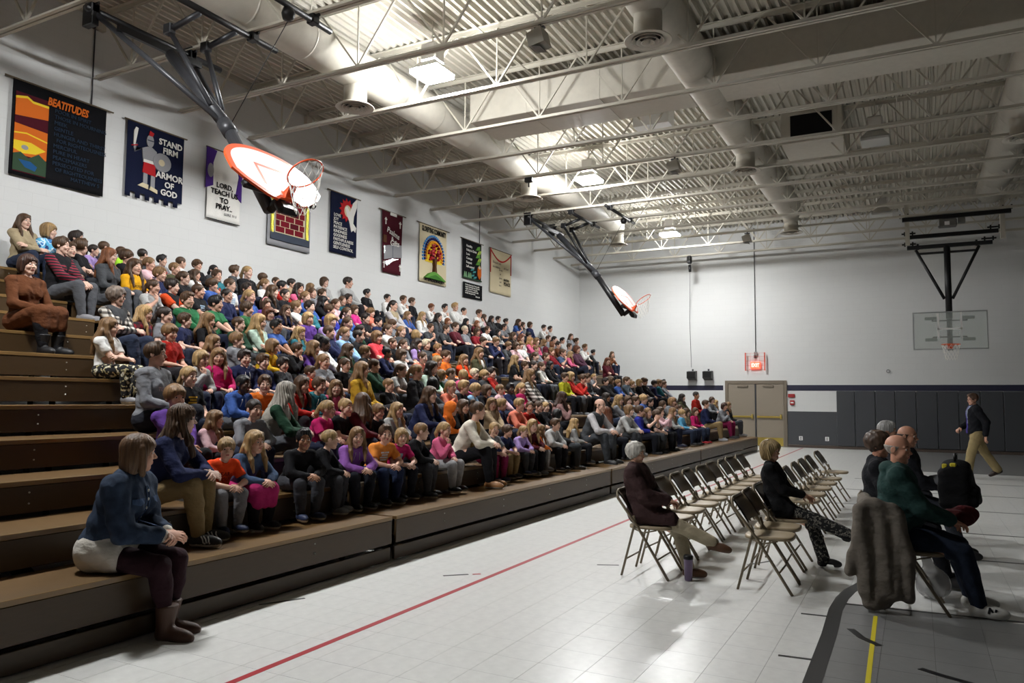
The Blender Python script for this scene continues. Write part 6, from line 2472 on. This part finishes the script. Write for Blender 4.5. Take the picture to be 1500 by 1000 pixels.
    if 'jacket' in ex or 'whitefront' in ex:
        pv = front_panel(J, .075 if 'jacket' in ex else .05)
        link('shirt_front', newmesh('shirt_front', pv[0], pv[1], (pattern_mat('tan_fleece', 'fleece') if 'jacket' in ex else CLOTH,), smooth=True), o, color=srgb('dddbd6'))
    plain = not set(ex) & {'dordt', 'tigers', 'earyou', 'vest', 'glassesvest', 'plaidsleeve', 'orangesleeve', 'jacket', 'whitefront', 'dress', 'tiedye', 'check', 'floral', 'pinkskirt'} and r['top'] != 'redplaid'
    if plain and sh == 'c' and r['sl'] == 'S' and rnd.random() < .55:
        kd = rnd.choice('abc')
        pc = rnd.choice(['d8d6d0', 'c9a23a', '9fb7cc', 'b84a3c', '2a2d38'])
        link('chest_print', cached(('pr', sh, po, kd), lambda: print_mesh(tm, J, kd)), o, color=srgb(pc))
    if hood:
        link('drawstrings', cached(('ds', sh, po), lambda: string_mesh(tm, J)), o, color=srgb('d2d0ca'))
    if 'dordt' in ex:
        chest_text(o, tm, ['DORDT'], .05, F_BLACK, J['N'].z - .13, [.13])
    if 'tigers' in ex:
        chest_text(o, tm, ['TIGERS'], .06, felt('pale_print', (214, 190, 186)), J['N'].z - .2, [.2])
    if 'earyou' in ex:
        chest_text(o, tm, ['EAR', 'YOU'], .055, felt('dark_print', (60, 22, 22)), J['N'].z - .12, [.1, .1])
    # below the waist
    if 'dress' in ex or 'pinkskirt' in ex:
        link('skirt', get_skirt(sh, po), o, color=tc if 'dress' in ex else srgb('b02a68'))
        link('leggings', get_bottom(sh, po), o, color=srgb('17171b'))
    else:
        bm = get_bottom(sh, po)
        bc = srgb(rnd.choice(BOT))
        if 'floral' in ex:
            bm = bm.copy()
            bm.materials.clear()
            bm.materials.append(pattern_mat('floral_leggings', 'floral'))
        if r['n'] == 2:
            bc = srgb({'navy': '85714f', 'orangered': '77767a', 'pink': '9a9a9c', 'orangetee': '222c46', 'black': '3c3d42', 'denim': '1b1b20', 'orange': '8e8e90', 'gray': '7d1f48', 'cream': '1a1a1e', 'dgray': '3d4044'}.get(r['top'], rnd.choice(BOT[:7])))
        if 'orangered' == r['top'] and 'earyou' in ex:
            bc = srgb('7a797d')
        link('trousers', bm, o, color=bc)
    skd = 'boot' if ('dress' in ex) else 'sneaker'
    scol = srgb(rnd.choice(['1c1c20', '24242a', '6d7076', '2b3554', '17171a', '8c8c90']))
    if r['top'] == 'magenta' and r['n'] == 2 and r['Y'] > 15:
        scol = srgb('b4232e')
    if 'dress' in ex:
        scol = srgb('17171a')
    if 'jacket' in ex:
        scol = srgb('a4764a')
    striped = r['n'] == 2 and r['top'] == 'navy' and r['k'] == 'W'
    if striped:
        scol = srgb('1a1a1d')
    for i in (0, 1):
        so = link('shoe', get_shoe(sh, po, i, skd), o, color=scol)
        if striped:
            vs = np.array([v.co for v in so.data.vertices])
            sd = -1
            for k in range(3):
                st = MB()
                Q = []
                for m_ in range(4):
                    px_ = J['A', i].x + .035 + .028 * k + .012 * m_
                    pz_ = J['A', i].z - .075 + .07 + .0 - .018 * m_ + .012
                    near = vs[np.argsort((vs[:, 0] - px_) ** 2 + (vs[:, 2] - pz_) ** 2)[:14]]
                    q_ = near[np.argmin(near[:, 1])]
                    Q.append((q_[0], q_[1] - .003, q_[2]))
                st.tube(Q, .0055, 6)
                st.obj('shoe_stripe', SOLE, so)

# ------------------------------------------------------------------ people drawn one by one
def figure(label, J, loc, rz, s, yaw, hs, hcol, skin, pieces, hsz=1., shoe='sneaker', shoecol='1c1c20', toes=((1, .2, 0), (1, -.15, 0)), pitch=.05, glasses=False, group=None, sole=True, **kw):
    o = thing('person', label, 'person', loc, R(rz), group, full_body(J, R(yaw), pitch, **kw))
    o.scale = (s, s, s)
    o.color = (*srgb(skin), 1)
    hm = head_matrix(J, R(yaw), pitch)
    if hs:
        link('hair', HAIRS[hs], o, mw=hm @ Matrix.Scale(hsz, 4), color=srgb(hcol))
    if glasses:
        link('glasses', GLASSES, o, mw=hm)
    for name, vf, m, c in pieces:
        link(name, newmesh(name, vf[0], vf[1], (m,), smooth=True), o, color=srgb(c))
    shoes = []
    for i in (0, 1):
        V, F, MI = shoe_mesh(J, i, toes[i], shoe)
        shoes.append(link('boot' if shoe == 'boot' else 'shoe', newmesh('shoe', V, F, (SHOE, SOLE if shoe == 'sneaker' and sole else SHOE), MI, smooth=True), o, color=srgb(shoecol)))
    return o, shoes


# the person in the denim jacket, lowest row, feet on the floor
J = skeleton('a', (-.22, 0, .115), .34, ((.2, .07, -.356), (.24, -.06, -.356)), ((.17, .035, .225), (.185, -.03, .215)), elbow=((-.5, .6, -.6), (-.5, -.6, -.6)))
J['seat'], J['edge'] = 0., -.01
dj, _ = figure('person in denim jacket and brown boots sitting on the lowest bleacher step, hands clasped', J, (-4.68, 3.46, RZ + .003), 26, 1.05, 30, 'd', '644a34', 'd0a088',
       [('blouse', top_mesh(J, 'L', g=.024, long=.3, bust=.05), CLOTH, 'd3cec4'), ('denim_jacket', top_mesh(J, 'L', g=.034, hem=.035, bust=.06, collar=True, amp=.008, cuff=.84), DENIM, '2d394c'), ('leggings', bottom_mesh(J, g=.006, crop=.34), CLOTH, '2e1a20')],
       shoe='boot', shoecol='513628', toes=((1, .1, 0), (1, -.2, 0)), pitch=.08, hands=('grip', 'rest'), hnorm=((.5, .4, .8), (.5, -.5, .8)), hdir=((.8, -.7, -.2), (.8, .7, -.1)))

tmj = [c for c in dj.children if c.name.startswith('denim_jacket')][0].data
N_ = J['N']
b = MB()
for s in (-1, 1):
    P_ = press([(s * .016, N_.z - .06 - .045 * k) for k in range(7)], tmj, .004)
    b.tube(P_, .004, 5)
b.obj('placket_seam', DENIM, dj).color = (*srgb('56698a'), 1)
for k in range(5):
    q = press([(0, N_.z - .09 - .055 * k)], tmj, .004)[0]
    MB().lathe([(.001, .004), (.009, .003), (.01, 0)], (0, 0, 0), 10).obj('button', BOLT, dj).matrix_local = Matrix.Translation(q) @ Matrix.Rotation(PI / 2, 4, 'Y')
for s in (-1, 1):
    V_ = press([(s * .10 + u, N_.z - .15 + v) for u, v in ((-.05, .018), (-.025, .018), (0, .018), (.025, .018), (.05, .018), (-.05, -.012), (-.025, -.02), (0, -.028), (.025, -.02), (.05, -.012))], tmj, .006)
    link('pocket_flap', newmesh('pocket_flap', V_, [(i_, i_ + 1, i_ + 6, i_ + 5) for i_ in range(4)], (DENIM,)), dj, color=srgb('3c4e6c'))

# chair sitters
def chair_skel(lean=-.08, crossed=False, hands=((-.04, .09, .235), (-.03, -.08, .245)), s=1., sp=.1):
    gz = -.455 / s + .08
    feet = [(.2, sp, gz), (.22, -sp, gz)]
    if crossed:
        feet[1] = (.48, .0, -.16)
        feet[0] = (.2, .03, gz)
    J = skeleton('a', (-.30, 0, .12), lean, feet, hands, kneep=((1, .05, .4), (.6, .05, 1)) if crossed else ((1, .12, .3), (1, -.12, .3)))
    J['seat'], J['edge'] = 0., .0
    return J


J = chair_skel(-.17, True, ((-.03, .06, .25), (-.02, -.05, .27)), s=.83)
s = .83
figure('person with white hair in long brown cardigan, legs crossed on the first chair', J, (CX1 + .16, 6.98, .462), 2, s, -14, 'c', 'b4b0a8', 'd2a48c',
       [('blouse', top_mesh(J, 'L', g=.012, bust=.05), CLOTH, '2b2024'), ('cardigan', top_mesh(J, 'L', g=.045, long=.72, bust=.05, amp=.006), CLOTH, '3c2a2a'), ('trousers', bottom_mesh(J, flare=.012), CLOTH, 'a39881')],
       shoe='plain', shoecol='4e3018', toes=((1, .1, 0), (1, .0, -.12)), pitch=.05)
J = chair_skel(-.14, True, ((-.02, .06, .25), (.0, -.05, .27)), s=.83)
figure('person with blond waves in black sweater and patterned trousers, legs crossed, middle row', J, (CX2 + .15, 8.06, .462), 0, .83, -16, 'x', '9c8660', 'd2a48c',
       [('sweater', top_mesh(J, 'L', g=.022, bust=.05, long=.35, amp=.005), CLOTH, '161618'), ('trousers', bottom_mesh(J, flare=.02), pattern_mat('paisley_cloth', 'paisley'), 'ffffff')],
       shoe='heel', hsz=1.1, shoecol='141416', toes=((1, .1, 0), (1, .0, -.25)), pitch=.05)
J = chair_skel(-.0, False, ((.02, .1, .23), (.06, -.08, .24)), sp=.14)
gh, gs = figure('bald person in dark green hoodie and white sneakers on the near right chair', J, (CX3 + .19, 6.9, .462), 4, .99, -26, 'n', '8d8780', 'c58f76',
       [('hoodie', top_mesh(J, 'L', g=.034, hood=True, belly=.05, amp=.006), CLOTH, '263f3c'), ('jeans', bottom_mesh(J, g=.016), DENIM, '1f2736')],
       shoe='sneaker', shoecol='c6c4be', toes=((1, .1, 0), (1, -.1, 0)), pitch=.1)
sm = gs[1]
cc = J['A', 1]
me = text_mesh('N', .06, mat('black_print', (22, 22, 26), rough=.6), .003, 'CENTER', .055, .003)
link('lettering', me, sm, mw=Matrix.Translation((cc.x + .075, cc.y - .054, cc.z - .025)) @ Matrix.Rotation(PI / 2, 4, 'X') @ Matrix.Rotation(-.25, 4, 'Z'))
J = chair_skel(-.02, False)
figure('person with brown curls in black jacket on the second right-row chair', J, (CX3 + .02, 7.75, .462), 0, .97, -10, 'c', '4a382c', 'c58f76',
       [('jacket', top_mesh(J, 'L', g=.03, collar=True), CLOTH, '1b1c20'), ('trousers', bottom_mesh(J), CLOTH, '191a1f')], shoecol='151517', shoe='plain')
J = chair_skel(.1, False, ((.04, .1, .25), (.06, -.06, .27)))
figure('bald person in dark quilted jacket on the third right-row chair', J, (CX3 + .18, 9.3, .462), 0, 1.0, -20, 'n', '3a2c24', 'b07f66',
       [('jacket', top_mesh(J, 'L', g=.036, collar=True, amp=.007), CLOTH, '212228'), ('trousers', bottom_mesh(J), CLOTH, '30333a')], shoecol='151517', shoe='plain')
J = chair_skel(.06, False, ((.0, .1, .25), (.02, -.06, .27)))
figure('person with grey hair in dark check jacket on the fourth right-row chair', J, (CX3 - .02, 10.4, .462), 0, 1.02, 5, 't', '8d8c8a', 'b88870',
       [('jacket', top_mesh(J, 'L', g=.03, collar=True), CLOTH, '3c3c40'), ('trousers', bottom_mesh(J), CLOTH, '2a2c33')], shoecol='151517', shoe='plain')

# the person walking by the end wall
J = skeleton('a', (0, 0, .905), .04, ((.2, .08, .08), (-.40, -.09, .17)), ((-.08, .27, .86), (.2, -.2, .98)), elbow=((-.8, .5, 0), (-.7, -.6, -.2)), kneep=((1, .05, .1), (1, -.05, .1)))
wp, ws = figure('person in black jacket, purple tie and khaki trousers walking past the wall pads', J, (1.08, 19.05, 0), 196, 1.07, 12, 't', '4a3426', 'b98c76',
       [('jacket', top_mesh(J, 'L', g=.032, hem=-.12, collar=True), CLOTH, '15161b'), ('trousers', bottom_mesh(J, g=.02, flare=.022), CLOTH, '94845f')], shoe='plain', shoecol='2a1d16', toes=((1, .1, 0), (1, -.1, -.45)), pitch=.08, glasses=True, hands=('rest', 'grip'))


def shirt(D, x, y, z):
    return np.maximum(D, np.maximum(np.abs(y) - .02 - np.clip(z - 1.0, 0, 1) * .1, .02 - x))


V, F = top_mesh_raw(J, .036, shirt)
link('shirt_front', newmesh('shirt_front', V, F, (CLOTH,), smooth=True), wp, color=srgb('8a93a8'))


def tie(D, x, y, z):
    return np.maximum(D, np.maximum(np.abs(y) - .014 - np.clip(1.36 - z, 0, 1) * .045, .02 - x))


V, F = top_mesh_raw(J, .041, tie)
link('tie', newmesh('tie', V, F, (CLOTH,), smooth=True), wp, color=srgb('453a80'))


# ------------------------------------------------------------------ coats and bags about the right-hand chairs
def soft(name, label, cat, build, lo, hi, m, col, loc, rz=0, h=.012):
    f = Field(lo, hi, h)
    build(f)
    V, F = f.mesh(1)
    o = thing(name, label, cat, loc, rz, None, newmesh(name, V, F, (m,), smooth=True))
    o.color = (*srgb(col), 1)
    return o


def coat(f):
    f.box((-.36, -.3, .62), (-.24, .2, .81), .045, .03)
    f.cap((-.31, -.22, .80), (-.30, .16, .80), .055, .05, k=.05)
    f.box((-.38, -.36, .10), (-.06, -.24, .78), .05, .05)
    f.box((-.36, -.36, .015), (-.16, -.2, .3), .05, .06)
    f.cap((-.1, -.3, .74), (-.02, -.3, .42), .06, .05, k=.05)
    f.cap((-.02, -.3, .42), (-.04, -.3, .12), .05, .045, k=.05)
    f.cap((-.34, -.32, .76), (-.42, -.3, .3), .05, .045, k=.05)
    f.cap((-.30, -.33, .82), (-.14, -.33, .80), .045, .04, k=.04)
    f.cap((-.25, -.385, .72), (-.27, -.375, .1), .018, k=.04, sub=True)
    f.cap((-.14, -.38, .66), (-.13, -.375, .16), .016, k=.04, sub=True)
    f.fn(lambda D, x, y, z: D + .008 * np.sin(42 * x + 6 * z + 9 * y) + .004 * np.sin(34 * z + 22 * x))
    f.plane((0, 0, -1), -.012)


soft('coat', 'grey-brown coat hung over the back of the near right chair', 'coat', coat, (-.52, -.45, 0), (.08, .32, .95), CLOTH, '686159', (CX3 - .04, 6.9, 0), R(4), .01)


def bagf(f):
    f.box((-.13, -.17, 0), (.13, .17, .36), .07, .02)
    f.box((.09, -.13, .03), (.18, .13, .2), .04, .03)
    f.ell((0, 0, .36), (.12, .15, .06), .03)
    f.fn(lambda D, x, y, z: D + .005 * np.sin(40 * z + 20 * y))


bp = soft('backpack', 'black backpack with yellow tag held on a lap, right row', 'bag', bagf, (-.22, -.25, -.03), (.27, .25, .5), CLOTH, '121214', (CX3 + .33, 7.75, .68), R(-8))
link('handle', MB().tube([(.0, -.06, .41), (.0, -.05, .47), (.0, .05, .47), (.0, .06, .41)], .011, 8).mesh('handle', BLACK), bp)
MB().box((-.03, -.15, .33), (.02, -.12, .40), bev=.008).box((-.09, -.14, .34), (-.05, -.11, .39), bev=.008).obj('tag', mat('yellow_tag', (196, 182, 40), rough=.6), bp)


def lapf(f):
    f.ell((0, 0, .05), (.2, .2, .07), .03)
    f.ell((.1, .05, .08), (.14, .1, .07), .03)
    f.fn(lambda D, x, y, z: D + .009 * np.sin(30 * x + 20 * y) * np.sin(26 * y - 12 * z))


soft('folded_jacket', 'light grey jacket bundled on the lap of the bald person in dark jacket', 'jacket', lapf, (-.26, -.26, -.05), (.28, .26, .2), CLOTH, '66686c', (CX3 + .3, 9.3, .72))
soft('folded_cloth', 'dark red scarf bundled beside the green hoodie', 'scarf', lapf, (-.26, -.26, -.05), (.28, .26, .2), CLOTH, '4a1418', (CX3 + .3, 7.22, .62)).scale = (.7, .5, 1)


def plas(f):
    f.ell((0, 0, .12), (.13, .16, .13), .03)
    f.cap((0, 0, .2), (-.06, .0, .36), .05, .03, k=.05)
    f.fn(lambda D, x, y, z: D + .012 * np.sin(34 * x + 9 * z) * np.sin(29 * y + 13 * z))
    f.plane((0, 0, -1), -.004)


soft('plastic_bag', 'crumpled grey plastic bag on the floor under the near right chair', 'bag', plas, (-.2, -.22, 0), (.2, .22, .42), mat('grey_plastic_film', (150, 150, 150), rough=.25, alpha=.6, spec=.6), 'ffffff', (CX3 + .12, 7.25, 0))
